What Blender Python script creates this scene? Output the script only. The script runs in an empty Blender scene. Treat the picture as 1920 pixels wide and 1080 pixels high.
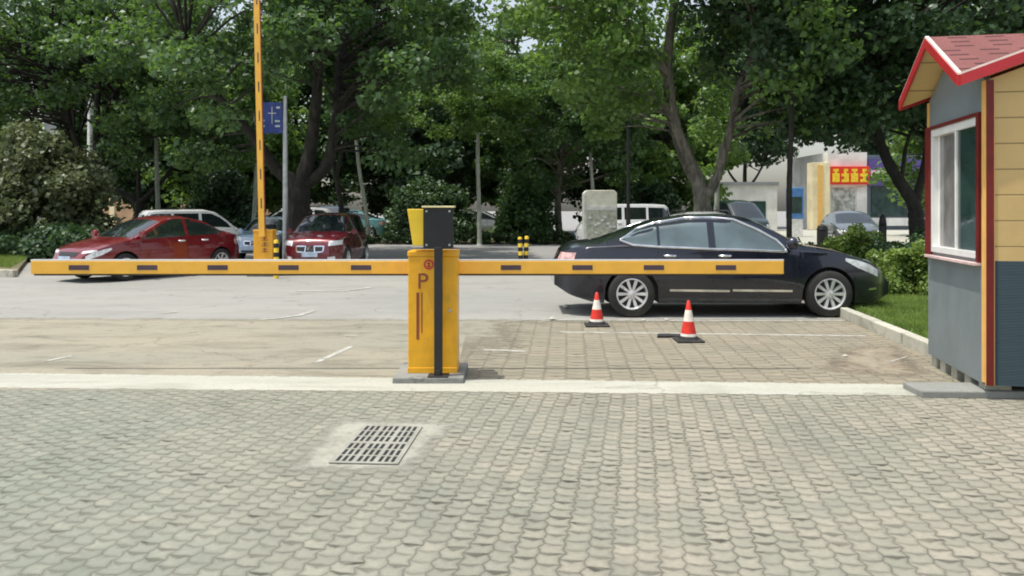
import bpy, math, random
import numpy as np
from mathutils import Vector, Matrix
from mathutils.bvhtree import BVHTree

# ---------------------------------------------------------------- camera, sky, sun, exposure
sc = bpy.context.scene
COL = sc.collection
H, F, HY = 1.52, 1500.0, 393.0          # eye height, focal length and horizon row for a 1920 px wide frame
cam = bpy.data.cameras.new('camera')
cam.sensor_width = 36; cam.lens = 36*F/1920; cam.shift_y = (HY-540)/1920
cam.clip_start = 0.05; cam.clip_end = 3000
co = bpy.data.objects.new('camera', cam); COL.objects.link(co)
co.location = (0, 0, H); co.rotation_euler = (math.pi/2, 0, 0)
sc.camera = co
SUN = Vector((-0.27, -0.09, 0.95)).normalized()
w = bpy.data.worlds.new("World"); sc.world = w; w.use_nodes = True
wn = w.node_tree
sky = wn.nodes.new('ShaderNodeTexSky'); sky.sky_type = 'NISHITA'; sky.sun_disc = False
sky.sun_elevation = math.asin(SUN.z); sky.sun_rotation = math.atan2(SUN.x, SUN.y)
sky.dust_density = 3.0; sky.air_density = 1.3
hs = wn.nodes.new('ShaderNodeHueSaturation'); hs.inputs['Saturation'].default_value = .55; hs.inputs['Value'].default_value = 1.15
wn.links.new(sky.outputs[0], hs.inputs['Color']); wn.links.new(hs.outputs[0], wn.nodes['Background'].inputs[0])
wn.nodes['Background'].inputs[1].default_value = 0.15
sl = bpy.data.lights.new('sun', 'SUN'); sl.energy = 3.4; sl.angle = math.radians(0.6); sl.color = (1, .96, .88)
so = bpy.data.objects.new('sun', sl); COL.objects.link(so)
so.rotation_euler = SUN.to_track_quat('Z', 'Y').to_euler()
vs = sc.view_settings; vs.view_transform = 'Standard'; vs.look = 'None'; vs.gamma = 1
vs.exposure = 0.2
sc.cycles.pixel_filter_type = 'BLACKMAN_HARRIS'; sc.cycles.filter_width = 1.9
sc.cycles.max_bounces = 8; sc.cycles.transparent_max_bounces = 8
R = random.Random(7)

# ---------------------------------------------------------------- helpers
def P(x, y, Y): return Vector(((x-960)/F*Y, Y, H-(y-HY)/F*Y))
def G(x, y):
    Y = H*F/(y-HY); return ((x-960)/F*Y, Y)

class NT:
    def __init__(s, name):
        s.m = bpy.data.materials.new(name); s.m.use_nodes = True; s.t = s.m.node_tree
        s.b = s.t.nodes['Principled BSDF']; s.out = s.t.nodes['Material Output']
    def n(s, typ, **kw):
        o = s.t.nodes.new(typ)
        for k, v in kw.items(): setattr(o, k, v)
        return o
    def put(s, sock, v):
        if isinstance(v, bpy.types.NodeSocket): s.t.links.new(v, sock)
        elif v is not None:
            if isinstance(v, tuple) and len(v) == 3 and sock.type == 'RGBA': v = (*v, 1)
            sock.default_value = v
    def math(s, op, a, b=None, c=None, clamp=False):
        o = s.n('ShaderNodeMath', operation=op, use_clamp=clamp)
        for i, v in enumerate((a, b, c)):
            if v is not None: s.put(o.inputs[i], v)
        return o.outputs[0]
    def mix(s, f, a, b, mode='MIX'):
        o = s.n('ShaderNodeMix', data_type='RGBA', blend_type=mode)
        s.put(o.inputs[0], f); s.put(o.inputs[6], a); s.put(o.inputs[7], b); return o.outputs[2]
    def noise(s, scale, detail=4, vec=None, rough=.55, out=0, dist=0):
        o = s.n('ShaderNodeTexNoise'); o.inputs['Scale'].default_value = scale
        o.inputs['Detail'].default_value = detail; o.inputs['Roughness'].default_value = rough
        o.inputs['Distortion'].default_value = dist
        s.put(o.inputs['Vector'], vec if vec is not None else s.obj()); return o.outputs[out]
    def obj(s):
        if not hasattr(s, '_o'): s._o = s.n('ShaderNodeTexCoord')
        return s._o.outputs['Object']
    def gen(s):
        s.obj(); return s._o.outputs['Generated']
    def ramp(s, v, a, b, c0=0.0, c1=1.0):
        o = s.n('ShaderNodeMapRange', interpolation_type='SMOOTHSTEP')
        for i, x in enumerate((v, a, b, c0, c1)): s.put(o.inputs[i], x)
        return o.outputs[0]
    def bump(s, h, dist=.01, strength=1.0):
        o = s.n('ShaderNodeBump'); o.inputs['Distance'].default_value = dist; o.inputs['Strength'].default_value = strength
        s.put(o.inputs['Height'], h); s.t.links.new(o.outputs[0], s.b.inputs['Normal'])
    def mapping(s, rot=0, scale=(1, 1, 1), loc=(0, 0, 0), vec=None):
        o = s.n('ShaderNodeMapping'); s.put(o.inputs[0], vec if vec is not None else s.obj())
        o.inputs['Rotation'].default_value = (0, 0, rot); o.inputs['Scale'].default_value = scale
        o.inputs['Location'].default_value = loc; return o.outputs[0]
    def sep(s, v):
        o = s.n('ShaderNodeSeparateXYZ'); s.put(o.inputs[0], v); return o.outputs

def mat(name, c, rough=.6, metal=0., var=.15, scale=6, bump=0., coat=0., spec=None, dirt=0.):
    k = NT(name)
    nz = k.noise(scale, 5)
    c2 = tuple(x*(1-var) for x in c); c1 = tuple(min(1, x*(1+var)) for x in c)
    colr = k.mix(k.ramp(nz, .3, .7), c2, c1)
    if dirt:
        d = k.ramp(k.noise(scale*.6, 8, rough=.7), .52, .72)
        colr = k.mix(k.math('MULTIPLY', d, dirt), colr, (.16, .14, .11))
    k.put(k.b.inputs['Base Color'], colr)
    k.put(k.b.inputs['Roughness'], k.ramp(k.noise(scale*2, 4), .2, .8, max(0, rough-.08), min(1, rough+.08)))
    k.b.inputs['Metallic'].default_value = metal
    if coat: k.b.inputs['Coat Weight'].default_value = coat; k.b.inputs['Coat Roughness'].default_value = .04
    if spec is not None: k.b.inputs['Specular IOR Level'].default_value = spec
    if bump: k.bump(k.noise(scale*6, 4), bump)
    return k.m

def tag(o, label=None, cat=None, group=None, kind=None):
    for k, v in (('label', label), ('category', cat), ('group', group), ('kind', kind)):
        if v: o[k] = v
    return o
def empty(name, loc, rz=0, label=None, cat=None, group=None, scale=1):
    o = bpy.data.objects.new(name, None); COL.objects.link(o); o.empty_display_size = .2
    o.location = loc; o.rotation_euler = (0, 0, rz); o.scale = (scale,)*3
    return tag(o, label, cat, group)
def copy_tree(o, parent=None):
    c = o.copy(); COL.objects.link(c); c.parent = parent
    for ch in [x for x in COL.objects if x.parent is o]: copy_tree(ch, c)
    return c

class MB:
    def __init__(s): s.v = []; s.f = []; s.mi = []
    def add(s, vs, fs, m=0):
        b = len(s.v); s.v += [tuple(v) for v in vs]
        s.f += [tuple(b+i for i in f) for f in fs]; s.mi += [m]*len(fs); return s
    def box(s, x0, x1, y0, y1, z0, z1, m=0, M=None):
        vs = [Vector((x, y, z)) for z in (z0, z1) for x, y in ((x0, y0), (x1, y0), (x1, y1), (x0, y1))]
        if M is not None: vs = [M @ v for v in vs]
        return s.add(vs, [(3, 2, 1, 0), (4, 5, 6, 7), (0, 1, 5, 4), (1, 2, 6, 5), (2, 3, 7, 6), (3, 0, 4, 7)], m)
    def prism(s, poly, a, b, axis='y', m=0, M=None):      # poly in the two other axes, extruded a..b
        def q(p, t):
            v = {'y': (p[0], t, p[1]), 'x': (t, p[0], p[1]), 'z': (p[0], p[1], t)}[axis]
            return M @ Vector(v) if M is not None else Vector(v)
        n = len(poly); vs = [q(p, a) for p in poly]+[q(p, b) for p in poly]
        fs = [tuple(range(n))[::-1], tuple(range(n, 2*n))]+[(i, (i+1) % n, n+(i+1) % n, n+i) for i in range(n)]
        return s.add(vs, fs, m)
    def tube(s, pts, rad, n=10, m=0, caps=True):
        pts = [Vector(p) for p in pts]
        if not hasattr(rad, '__len__'): rad = [rad]*len(pts)
        b = len(s.v); up = None
        for i, p in enumerate(pts):
            d = (pts[min(i+1, len(pts)-1)]-pts[max(i-1, 0)]).normalized()
            if up is None: up = Vector((1, 0, 0)) if abs(d.x) < .8 else Vector((0, 1, 0))
            a = (up-d*up.dot(d)).normalized(); c = d.cross(a); up = a
            for k in range(n):
                t = 2*math.pi*k/n; s.v.append(tuple(p+(a*math.cos(t)+c*math.sin(t))*rad[i]))
        for i in range(len(pts)-1):
            for k in range(n):
                s.f.append((b+i*n+k, b+i*n+(k+1) % n, b+(i+1)*n+(k+1) % n, b+(i+1)*n+k)); s.mi.append(m)
        if caps:
            s.f.append(tuple(b+k for k in range(n))[::-1]); e = b+(len(pts)-1)*n
            s.f.append(tuple(e+k for k in range(n))); s.mi += [m, m]
        return s
    def lathe(s, prof, n=32, o=(0, 0, 0), axis='z', m=0):
        b = len(s.v)
        for r, h in prof:
            for k in range(n):
                t = 2*math.pi*k/n; c, d = r*math.cos(t), r*math.sin(t)
                p = {'z': (c, d, h), 'y': (c, h, d), 'x': (h, c, d)}[axis]
                s.v.append((p[0]+o[0], p[1]+o[1], p[2]+o[2]))
        for i in range(len(prof)-1):
            for k in range(n):
                s.f.append((b+i*n+k, b+i*n+(k+1) % n, b+(i+1)*n+(k+1) % n, b+(i+1)*n+k)); s.mi.append(m)
        return s
    def build(s, name, mats, parent=None, smooth=None, bevel=0, seg=2, loc=None):
        me = bpy.data.meshes.new(name); me.from_pydata(s.v, [], s.f)
        if not isinstance(mats, (list, tuple)): mats = [mats]
        for m in mats: me.materials.append(m)
        if len(mats) > 1: me.polygons.foreach_set('material_index', s.mi)
        import bmesh
        bm = bmesh.new(); bm.from_mesh(me); bmesh.ops.recalc_face_normals(bm, faces=bm.faces[:]); bm.to_mesh(me); bm.free()
        if smooth:
            me.polygons.foreach_set('use_smooth', [True]*len(me.polygons)); me.set_sharp_from_angle(angle=math.radians(smooth))
        o = bpy.data.objects.new(name, me); COL.objects.link(o); o.parent = parent
        if loc: o.location = loc
        if bevel:
            b = o.modifiers.new('bevel', 'BEVEL'); b.width = bevel; b.segments = seg; b.limit_method = 'ANGLE'; b.angle_limit = math.radians(40)
        return o

def text_mesh(name, body, size, M, m, parent, extrude=.002):
    cu = bpy.data.curves.new(name, 'FONT'); cu.body = body; cu.size = size; cu.extrude = extrude
    cu.align_x = 'CENTER'; cu.align_y = 'CENTER'
    t = bpy.data.objects.new('tmp', cu); COL.objects.link(t)
    me = bpy.data.meshes.new_from_object(t.evaluated_get(bpy.context.evaluated_depsgraph_get()))
    COL.objects.unlink(t); bpy.data.objects.remove(t)
    me.materials.clear(); me.materials.append(m)
    me.transform(M); me.name = name
    o = bpy.data.objects.new(name, me); COL.objects.link(o); o.parent = parent; return o

# ---------------------------------------------------------------- materials
def paver_mat(name, rot, c_a, c_b, jd, contrast=1.0, wid=.106, leng=.106):
    k = NT(name)
    base = k.mapping(rot)
    dn = k.n('ShaderNodeVectorMath', operation='SCALE'); nz = k.noise(4.0, 6, base, out=1, rough=.65)
    sub = k.n('ShaderNodeVectorMath', operation='SUBTRACT'); k.put(sub.inputs[0], nz); sub.inputs[1].default_value = (.5, .5, .5)
    k.put(dn.inputs[0], sub.outputs[0]); dn.inputs['Scale'].default_value = .07
    ad = k.n('ShaderNodeVectorMath', operation='ADD'); k.put(ad.inputs[0], base); k.put(ad.inputs[1], dn.outputs[0])
    x, y, z = k.sep(ad.outputs[0])
    zig = k.math('PINGPONG', y, leng/2)
    u = k.math('DIVIDE', k.math('ADD', x, k.math('MULTIPLY', zig, .35)), wid)
    col = k.math('FLOOR', u); fu = k.math('FRACT', u); mu = k.math('MINIMUM', fu, k.math('SUBTRACT', 1, fu))
    du = k.math('MULTIPLY', mu, wid)
    par = k.math('MULTIPLY', k.math('MODULO', k.math('ABSOLUTE', col), 2), .5)
    v = k.math('ADD', k.math('ADD', k.math('DIVIDE', y, leng), par), k.math('MULTIPLY', mu, .28))
    row = k.math('FLOOR', v); fv = k.math('FRACT', v)
    cv = k.n('ShaderNodeCombineXYZ'); k.put(cv.inputs[0], col); k.put(cv.inputs[1], row)
    wz = k.n('ShaderNodeTexWhiteNoise', noise_dimensions='3D'); k.put(wz.inputs['Vector'], cv.outputs[0]); r1 = wz.outputs['Value']
    cv2 = k.n('ShaderNodeCombineXYZ'); k.put(cv2.inputs[0], col); k.put(cv2.inputs[1], k.math('ROUND', v)); cv2.inputs[2].default_value = 7
    wz2 = k.n('ShaderNodeTexWhiteNoise', noise_dimensions='3D'); k.put(wz2.inputs['Vector'], cv2.outputs[0]); r2 = k.math('POWER', wz2.outputs['Value'], 1.5)
    dv = k.math('SUBTRACT', k.math('MULTIPLY', k.math('MINIMUM', fv, k.math('SUBTRACT', 1, fv)), leng), k.math('MULTIPLY', mu, k.math('MULTIPLY_ADD', r2, .030, .006)))
    loz = k.math('MULTIPLY', k.ramp(dv, -.002, .009, 1, 0), k.ramp(r2, 0, 1, .45, 1.0))
    halo = k.ramp(k.math('MINIMUM', dv, du), 0, .03, 1, 0)
    vline = k.ramp(du, .0015, .007, 1, 0)
    big = k.noise(.55, 5, base, rough=.6); mid = k.noise(1.5, 6, base, rough=.7, dist=.8); fine = k.noise(60, 4, base, rough=.8)
    wx_, wy_, wz_ = k.sep(k.obj())
    side = k.ramp(wx_, -2.2, .9)
    warm = k.math('ADD', k.math('MULTIPLY', side, .55), k.math('MULTIPLY', k.ramp(big, .35, .65), .45))
    body = k.mix(warm, c_a, c_b)
    body = k.mix(k.math('MULTIPLY', k.ramp(k.noise(1.1, 6, k.mapping(rot, (1, .5, 1), (5, 3, 0)), rough=.7), .45, .75), .5), body, tuple(q*.62 for q in c_a))
    body = k.mix(k.math('MULTIPLY', k.ramp(k.noise(8, 5, base, rough=.7), .45, .7), .30), body, tuple(min(1, q*1.25) for q in c_b))
    body = k.mix(k.math('MULTIPLY', r1, .38), body, tuple(q*.62 for q in c_a))
    body = k.mix(k.math('MULTIPLY', halo, .22), body, jd)
    body = k.mix(k.math('MULTIPLY', k.ramp(fine, .35, .75), .35), body, tuple(q*.62 for q in c_a))
    msk = k.math('MULTIPLY', k.math('MULTIPLY', k.ramp(mid, .34, .62, .4, 1.0), k.ramp(side, 0, 1, .7, 1)), contrast)
    spot = k.ramp(k.noise(5.5, 2, base), .55, .66)
    body = k.mix(k.math('MULTIPLY', loz, k.math('MULTIPLY', msk, .95)), body, jd)
    body = k.mix(k.math('MULTIPLY', k.math('MULTIPLY', loz, spot), .8), body, (.05, .045, .035))
    body = k.mix(k.math('MULTIPLY', vline, k.math('MULTIPLY', msk, k.ramp(side, 0, 1, .25, .5))), body, jd)
    k.put(k.b.inputs['Base Color'], body)
    k.b.inputs['Roughness'].default_value = .85; k.b.inputs['Specular IOR Level'].default_value = .3
    hgt = k.math('ADD', k.math('SUBTRACT', k.math('MULTIPLY', fine, .5), k.math('MAXIMUM', loz, vline)), k.math('SUBTRACT', k.math('MULTIPLY', r1, .6), halo))
    k.bump(hgt, .006, .7)
    return k.m

def ground_mat(name, c_a, c_b, stain, st_amt=.6, patch=.45, gscale=55, streak=(1, 1, 1), rough=.85):
    k = NT(name)
    mp = k.mapping(0, streak)
    big = k.noise(.35, 6, mp, rough=.6, dist=.5); mid = k.noise(1.6, 7, mp, rough=.7, dist=.8); fine = k.noise(gscale, 4, rough=.75)
    body = k.mix(k.ramp(big, .35, .65), c_a, c_b)
    body = k.mix(k.math('MULTIPLY', k.ramp(mid, patch, patch+.25), st_amt), body, stain)
    body = k.mix(k.math('MULTIPLY', k.ramp(fine, .4, .75), .45), body, tuple(q*.55 for q in c_a))
    vo = k.n('ShaderNodeTexVoronoi', feature='DISTANCE_TO_EDGE'); vo.inputs['Scale'].default_value = .55
    dn = k.n('ShaderNodeVectorMath', operation='ADD'); sc2 = k.n('ShaderNodeVectorMath', operation='SCALE'); k.put(sc2.inputs[0], k.noise(2.5, 6, out=1)); sc2.inputs['Scale'].default_value = .6
    k.put(dn.inputs[0], k.obj()); k.put(dn.inputs[1], sc2.outputs[0]); k.put(vo.inputs['Vector'], dn.outputs[0])
    crk = k.math('MULTIPLY', k.ramp(vo.outputs['Distance'], .002, .012, 1, 0), k.ramp(k.noise(.8, 3), .45, .6))
    body = k.mix(k.math('MULTIPLY', crk, .45), body, tuple(q*.5 for q in stain))
    body = k.mix(k.math('MULTIPLY', k.ramp(k.noise(.9, 7, k.mapping(0, (.3, 1.3, 1), (9, 4, 0)), rough=.65), .55, .75), .4), body, tuple(q*.75 for q in stain))
    k.put(k.b.inputs['Base Color'], body); k.b.inputs['Roughness'].default_value = rough
    k.b.inputs['Specular IOR Level'].default_value = .3
    k.bump(k.math('ADD', fine, k.math('MULTIPLY', mid, 2)), .006, .6)
    return k.m

def leaf_mat(name, dark, light, trans=.35, tc=(.2, .36, .05), clump=.9):
    k = NT(name)
    g = k.n('ShaderNodeNewGeometry')
    cl = k.noise(clump, 2)
    f = k.math('ADD', k.math('MULTIPLY', g.outputs['Random Per Island'], .55), k.math('MULTIPLY', k.ramp(cl, .35, .65), .45))
    c = k.mix(f, dark, light)
    k.put(k.b.inputs['Base Color'], c); k.b.inputs['Roughness'].default_value = .45; k.b.inputs['Specular IOR Level'].default_value = .5
    tr = k.n('ShaderNodeBsdfTranslucent'); k.put(tr.inputs[0], k.mix(f, tuple(q*.6 for q in tc), tc))
    mx = k.n('ShaderNodeMixShader'); mx.inputs[0].default_value = trans
    k.t.links.new(k.b.outputs[0], mx.inputs[1]); k.t.links.new(tr.outputs[0], mx.inputs[2]); k.t.links.new(mx.outputs[0], k.out.inputs[0])
    return k.m

def bark_mat(name, a, b, sc_=5):
    k = NT(name)
    nz = k.noise(sc_, 6, k.mapping(0, (1, 1, .35)), rough=.7, dist=1)
    k.put(k.b.inputs['Base Color'], k.mix(k.ramp(nz, .35, .65), a, b)); k.b.inputs['Roughness'].default_value = .9
    k.bump(nz, .03, .8); return k.m

def siding_mat(name, c, rough=.5, pitch=.2, off=0):
    # painted metal-faced sandwich panel with grooves every pitch metres (height = object z)
    k = NT(name)
    x, y, z = k.sep(k.obj())
    fz = k.math('FRACT', k.math('DIVIDE', k.math('ADD', z, off+10), pitch))
    d = k.math('MULTIPLY', k.math('MINIMUM', fz, k.math('SUBTRACT', 1, fz)), pitch)
    g = k.ramp(d, .002, .007)
    ribs = k.math('SINE', k.math('MULTIPLY', z, 420))
    body = k.mix(k.ramp(k.noise(3, 5), .3, .7), tuple(q*.9 for q in c), c)
    body = k.mix(k.math('MULTIPLY', k.ramp(k.noise(9, 8, k.mapping(0, (3, 3, .4)), rough=.75), .52, .75), .25), body, tuple(q*.6 for q in c))
    k.put(k.b.inputs['Base Color'], k.mix(g, tuple(q*.45 for q in c), body)); k.b.inputs['Roughness'].default_value = rough
    k.bump(k.math('ADD', g, k.math('MULTIPLY', ribs, .04)), .006, .8)
    return k.m

M = {}
M['paving'] = paver_mat('interlocking pavers', math.radians(9), (.25, .27, .217), (.36, .32, .255), (.08, .08, .06), 1.0)
M['paving_b'] = paver_mat('dusty pavers', math.radians(4), (.265, .255, .19), (.31, .27, .20), (.10, .095, .07), 1.0, .2, .15)
M['asphalt'] = ground_mat('asphalt', (.27, .27, .26), (.31, .305, .29), (.2, .2, .19), .5)
M['concrete'] = ground_mat('concrete road', (.295, .295, .27), (.34, .33, .30), (.24, .235, .21), .6, .46, streak=(.5, 1.2, 1))
M['worn'] = ground_mat('worn dusty concrete', (.29, .28, .22), (.34, .305, .23), (.18, .17, .125), .9, .46, streak=(.55, 1.6, 1))
M['strip'] = ground_mat('pale concrete strip', (.43, .435, .37), (.48, .47, .40), (.31, .305, .25), .75, .46, streak=(.4, 2, 1))
M['strip_e'] = ground_mat('pale concrete strip edge', (.43, .435, .37), (.48, .47, .40), (.31, .305, .25), .75, .46, streak=(.4, 2, 1))
M['patch'] = ground_mat('drain mortar', (.35, .36, .30), (.40, .385, .32), (.28, .275, .22), .7)
M['dirt'] = ground_mat('leaf dirt', (.26, .225, .165), (.34, .295, .22), (.15, .12, .085), .8, .42)
M['soil'] = ground_mat('soil verge', (.13, .13, .07), (.2, .17, .1), (.09, .08, .05), .6)
M['lawn'] = ground_mat('lawn soil', (.10, .16, .04), (.13, .2, .05), (.08, .1, .03), .6)
M['kerb'] = ground_mat('kerb stone', (.46, .46, .39), (.54, .52, .43), (.27, .26, .21), .8)
M['slab'] = ground_mat('grey slab', (.25, .26, .24), (.3, .3, .27), (.17, .17, .15), .7)
M['paint_line'] = ground_mat('worn white paint', (.47, .47, .42), (.52, .51, .46), (.36, .35, .3), .75, .44)
M['orange'] = mat('gate orange paint', (.80, .38, .015), .4, var=.08, dirt=.25, coat=.3)
M['orange2'] = mat('gate yellow paint', (.84, .42, .010), .4, var=.10, dirt=.25, coat=.2)
M['armc'] = mat('arm yellow paint', (.88, .47, .055), .4, var=.05, dirt=.12, coat=.2)
M['yellow'] = mat('box yellow paint', (.88, .60, .03), .35, var=.05, dirt=.1, coat=.3)
M['black'] = mat('black plastic', (.012, .012, .014), .45)
M['blackm'] = mat('matt black metal', (.018, .018, .02), .6, bump=.001)
M['rubber'] = mat('rubber', (.025, .025, .024), .8, bump=.001, dirt=.3)
M['steel'] = mat('galvanised steel', (.5, .52, .52), .35, .8)
M['white'] = mat('white paint', (.78, .78, .76), .4, dirt=.1)
M['maroon'] = mat('maroon print', (.26, .06, .03), .5)
M['redprint'] = mat('red print', (.62, .03, .05), .5)
M['red'] = mat('red trim paint', (.46, .018, .025), .4, var=.1, coat=.2)
M['pinkw'] = mat('pale pink sill', (.68, .5, .48), .5)
M['darkred'] = mat('dark red trim', (.15, .007, .005), .45, var=.15)
M['kyellow'] = siding_mat('yellow sandwich panel', (.62, .44, .18), .5, .205, .05)
M['ytrim'] = mat('yellow trim', (.80, .48, .14), .5, var=.06)
M['kblue'] = siding_mat('blue grey sandwich panel', (.05, .105, .14), .5, .012)
M['kgrey'] = mat('grey panel', (.19, .225, .235), .55, var=.07, scale=3, bump=.0015, dirt=.15)
M['wtrim'] = mat('white upvc', (.80, .80, .77), .35, var=.04)
M['glass'] = mat('dark window glass', (.03, .06, .055), .06, spec=.8, var=.3, scale=2)
M['cargl'] = mat('tinted car glass', (.012, .018, .02), .05, spec=.9, coat=.6)
M['cargl2'] = mat('tinted side glass', (.085, .125, .13), .08, spec=1., coat=.6, var=.3, scale=1.5)
M['chrome'] = mat('chrome', (.78, .8, .82), .12, 1.0)
M['alloy'] = mat('alloy rim', (.78, .79, .8), .32, .55)
M['lamp'] = mat('headlight lens', (.75, .77, .78), .12, coat=1., var=.25, scale=14)
M['tail'] = mat('tail light lens', (.72, .42, .40), .12, coat=1., var=.35, scale=9)
M['plate_b'] = mat('blue plate', (.03, .10, .42), .4)
M['plate_w'] = mat('pale plate', (.45, .55, .7), .4)
def paint(n, c, metal=.2): return mat(n, c, .3, metal, var=.05, coat=1., scale=2, dirt=.06)
M['p_black'] = paint('navy black car paint', (.012, .015, .028), .3)
M['p_red'] = paint('red car paint', (.19, .008, .014)); M['p_red2'] = paint('deep red car paint', (.13, .006, .014))
M['p_white'] = paint('white car paint', (.72, .73, .73), 0); M['p_silver'] = paint('silver car paint', (.42, .44, .45), .5)
M['p_pale'] = paint('pale blue car paint', (.42, .55, .68), 0)
M['p_grey'] = paint('grey car paint', (.12, .14, .15)); M['p_teal'] = paint('teal car paint', (.16, .38, .4))
M['p_blue'] = paint('blue grey car paint', (.2, .27, .36)); M['p_dark'] = paint('dark green car paint', (.012, .03, .025))
M['bark'] = bark_mat('plane bark', (.07, .062, .05), (.24, .22, .18)); M['bark_d'] = bark_mat('dark bark', (.018, .017, .014), (.05, .045, .036))
M['bark_p'] = bark_mat('pale young bark', (.30, .33, .26), (.48, .5, .42)); M['bark_g'] = bark_mat('green bark', (.10, .12, .06), (.2, .2, .13))
M['leaf'] = leaf_mat('plane leaves', (.028, .078, .036), (.13, .225, .085))
M['leaf_b'] = leaf_mat('bright leaves', (.035, .09, .03), (.165, .27, .065), .38, (.30, .50, .08))
M['leaf_d'] = leaf_mat('dark leaves', (.026, .062, .032), (.095, .165, .07), .25, (.1, .2, .04))
M['leaf_o'] = leaf_mat('olive leaves', (.07, .10, .045), (.20, .24, .12), .3, (.22, .26, .1), 1.4)
M['leaf_h'] = leaf_mat('hedge leaves', (.016, .045, .012), (.05, .1, .025), .2, (.1, .2, .03), 2)
M['leaf_y'] = leaf_mat('yellow green leaves', (.09, .16, .03), (.27, .37, .09), .35, (.36, .5, .08), 2)
M['cone_r'] = mat('cone red', (.66, .03, .015), .5, dirt=.25, scale=14)
M['cone_w'] = mat('cone reflective white', (.78, .74, .66), .45, dirt=.25, scale=14)
M['tan'] = mat('tan render', (.52, .33, .19), .85, scale=1, dirt=.3); M['wall_g'] = mat('grey render', (.25, .27, .27), .85, scale=1, dirt=.3)
M['wall_w'] = mat('white render', (.75, .74, .70), .8, scale=1, dirt=.15)
M['cream'] = mat('cream render', (.78, .68, .42), .8, scale=1); M['cream_c'] = mat('cream cabinet paint', (.80, .80, .68), .5, scale=3, dirt=.05)
M['awn'] = mat('red fascia', (.5, .02, .03), .5); M['ygl'] = mat('yellow letters', (.9, .62, .03), .4)
M['signr'] = mat('red sign face', (.72, .04, .01), .4); M['purple'] = mat('purple sign face', (.10, .07, .25), .4); M['pink'] = mat('pink letters', (.8, .5, .62), .4)
M['sblue'] = mat('blue sign face', (.03, .06, .26), .4); M['slate'] = mat('slate cladding', (.12, .16, .19), .5, scale=1)
M['booth'] = mat('blue booth paint', (.08, .22, .48), .4)

def shingle_mat():
    k = NT('red asphalt shingles')
    u, v, z = k.sep(k.gen())
    x, y, z = k.sep(k.obj())
    # tab rows follow the height of the slope, tabs run along the ridge
    rows = k.math('DIVIDE', z, .055); r = k.math('FLOOR', rows); fr = k.math('FRACT', rows)
    wn_ = k.n('ShaderNodeTexWhiteNoise', noise_dimensions='1D'); k.put(wn_.inputs['W'], r)
    t = k.math('ADD', k.math('DIVIDE', k.math('ADD', x, k.math('MULTIPLY', y, .0)), .3), k.math('MULTIPLY', wn_.outputs['Value'], 3))
    ft = k.math('FRACT', t)
    dash = k.math('MULTIPLY', k.math('LESS_THAN', fr, .26), k.math('LESS_THAN', ft, .5))
    nz = k.noise(130, 3, rough=.8)
    c = k.mix(k.ramp(nz, .3, .7), (.17, .055, .05), (.28, .11, .10))
    c = k.mix(k.math('MULTIPLY', k.ramp(k.noise(5, 3), .4, .6), .25), c, (.14, .05, .045))
    k.put(k.b.inputs['Base Color'], k.mix(dash, c, (.055, .018, .018))); k.b.inputs['Roughness'].default_value = .9
    k.bump(k.math('ADD', nz, k.math('MULTIPLY', fr, 2)), .004); return k.m
M['shingle'] = shingle_mat()

# ---------------------------------------------------------------- ground
def sheet(name, poly, z, m, kind='structure', thick=0):
    b = MB()
    if thick: b.prism(poly, z-thick, z, 'z')
    else: b.add([(x, y, z) for x, y in poly], [tuple(range(len(poly)))])
    o = b.build(name, m); 
    if o.data.polygons[0].normal.z < 0 and not thick: o.data.flip_normals()
    return tag(o, kind=kind)
def alpha_edge(m, sc_=7, lo=.25, hi=.6):
    # worn, crumbling edge: the vertex attribute 'edge' (0 at the rim) is broken up by noise
    t = m.node_tree; out = t.nodes['Material Output']; src = out.inputs[0].links[0].from_socket
    at = t.nodes.new('ShaderNodeAttribute'); at.attribute_name = 'edge'
    tc = t.nodes.new('ShaderNodeTexCoord'); nz = t.nodes.new('ShaderNodeTexNoise'); nz.inputs['Scale'].default_value = sc_; nz.inputs['Detail'].default_value = 8; nz.inputs['Roughness'].default_value = .75
    t.links.new(tc.outputs['Object'], nz.inputs['Vector'])
    ml = t.nodes.new('ShaderNodeMath'); ml.operation = 'MULTIPLY_ADD'; t.links.new(nz.outputs[0], ml.inputs[0]); ml.inputs[1].default_value = 1.6; ml.inputs[2].default_value = -.8
    ad = t.nodes.new('ShaderNodeMath'); ad.operation = 'ADD'; t.links.new(at.outputs['Fac'], ad.inputs[0]); t.links.new(ml.outputs[0], ad.inputs[1])
    mr = t.nodes.new('ShaderNodeMapRange'); mr.interpolation_type = 'SMOOTHSTEP'; t.links.new(ad.outputs[0], mr.inputs[0]); mr.inputs[1].default_value = lo; mr.inputs[2].default_value = hi
    tr = t.nodes.new('ShaderNodeBsdfTransparent'); mx = t.nodes.new('ShaderNodeMixShader')
    t.links.new(mr.outputs[0], mx.inputs[0]); t.links.new(tr.outputs[0], mx.inputs[1]); t.links.new(src, mx.inputs[2]); t.links.new(mx.outputs[0], out.inputs[0])
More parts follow.
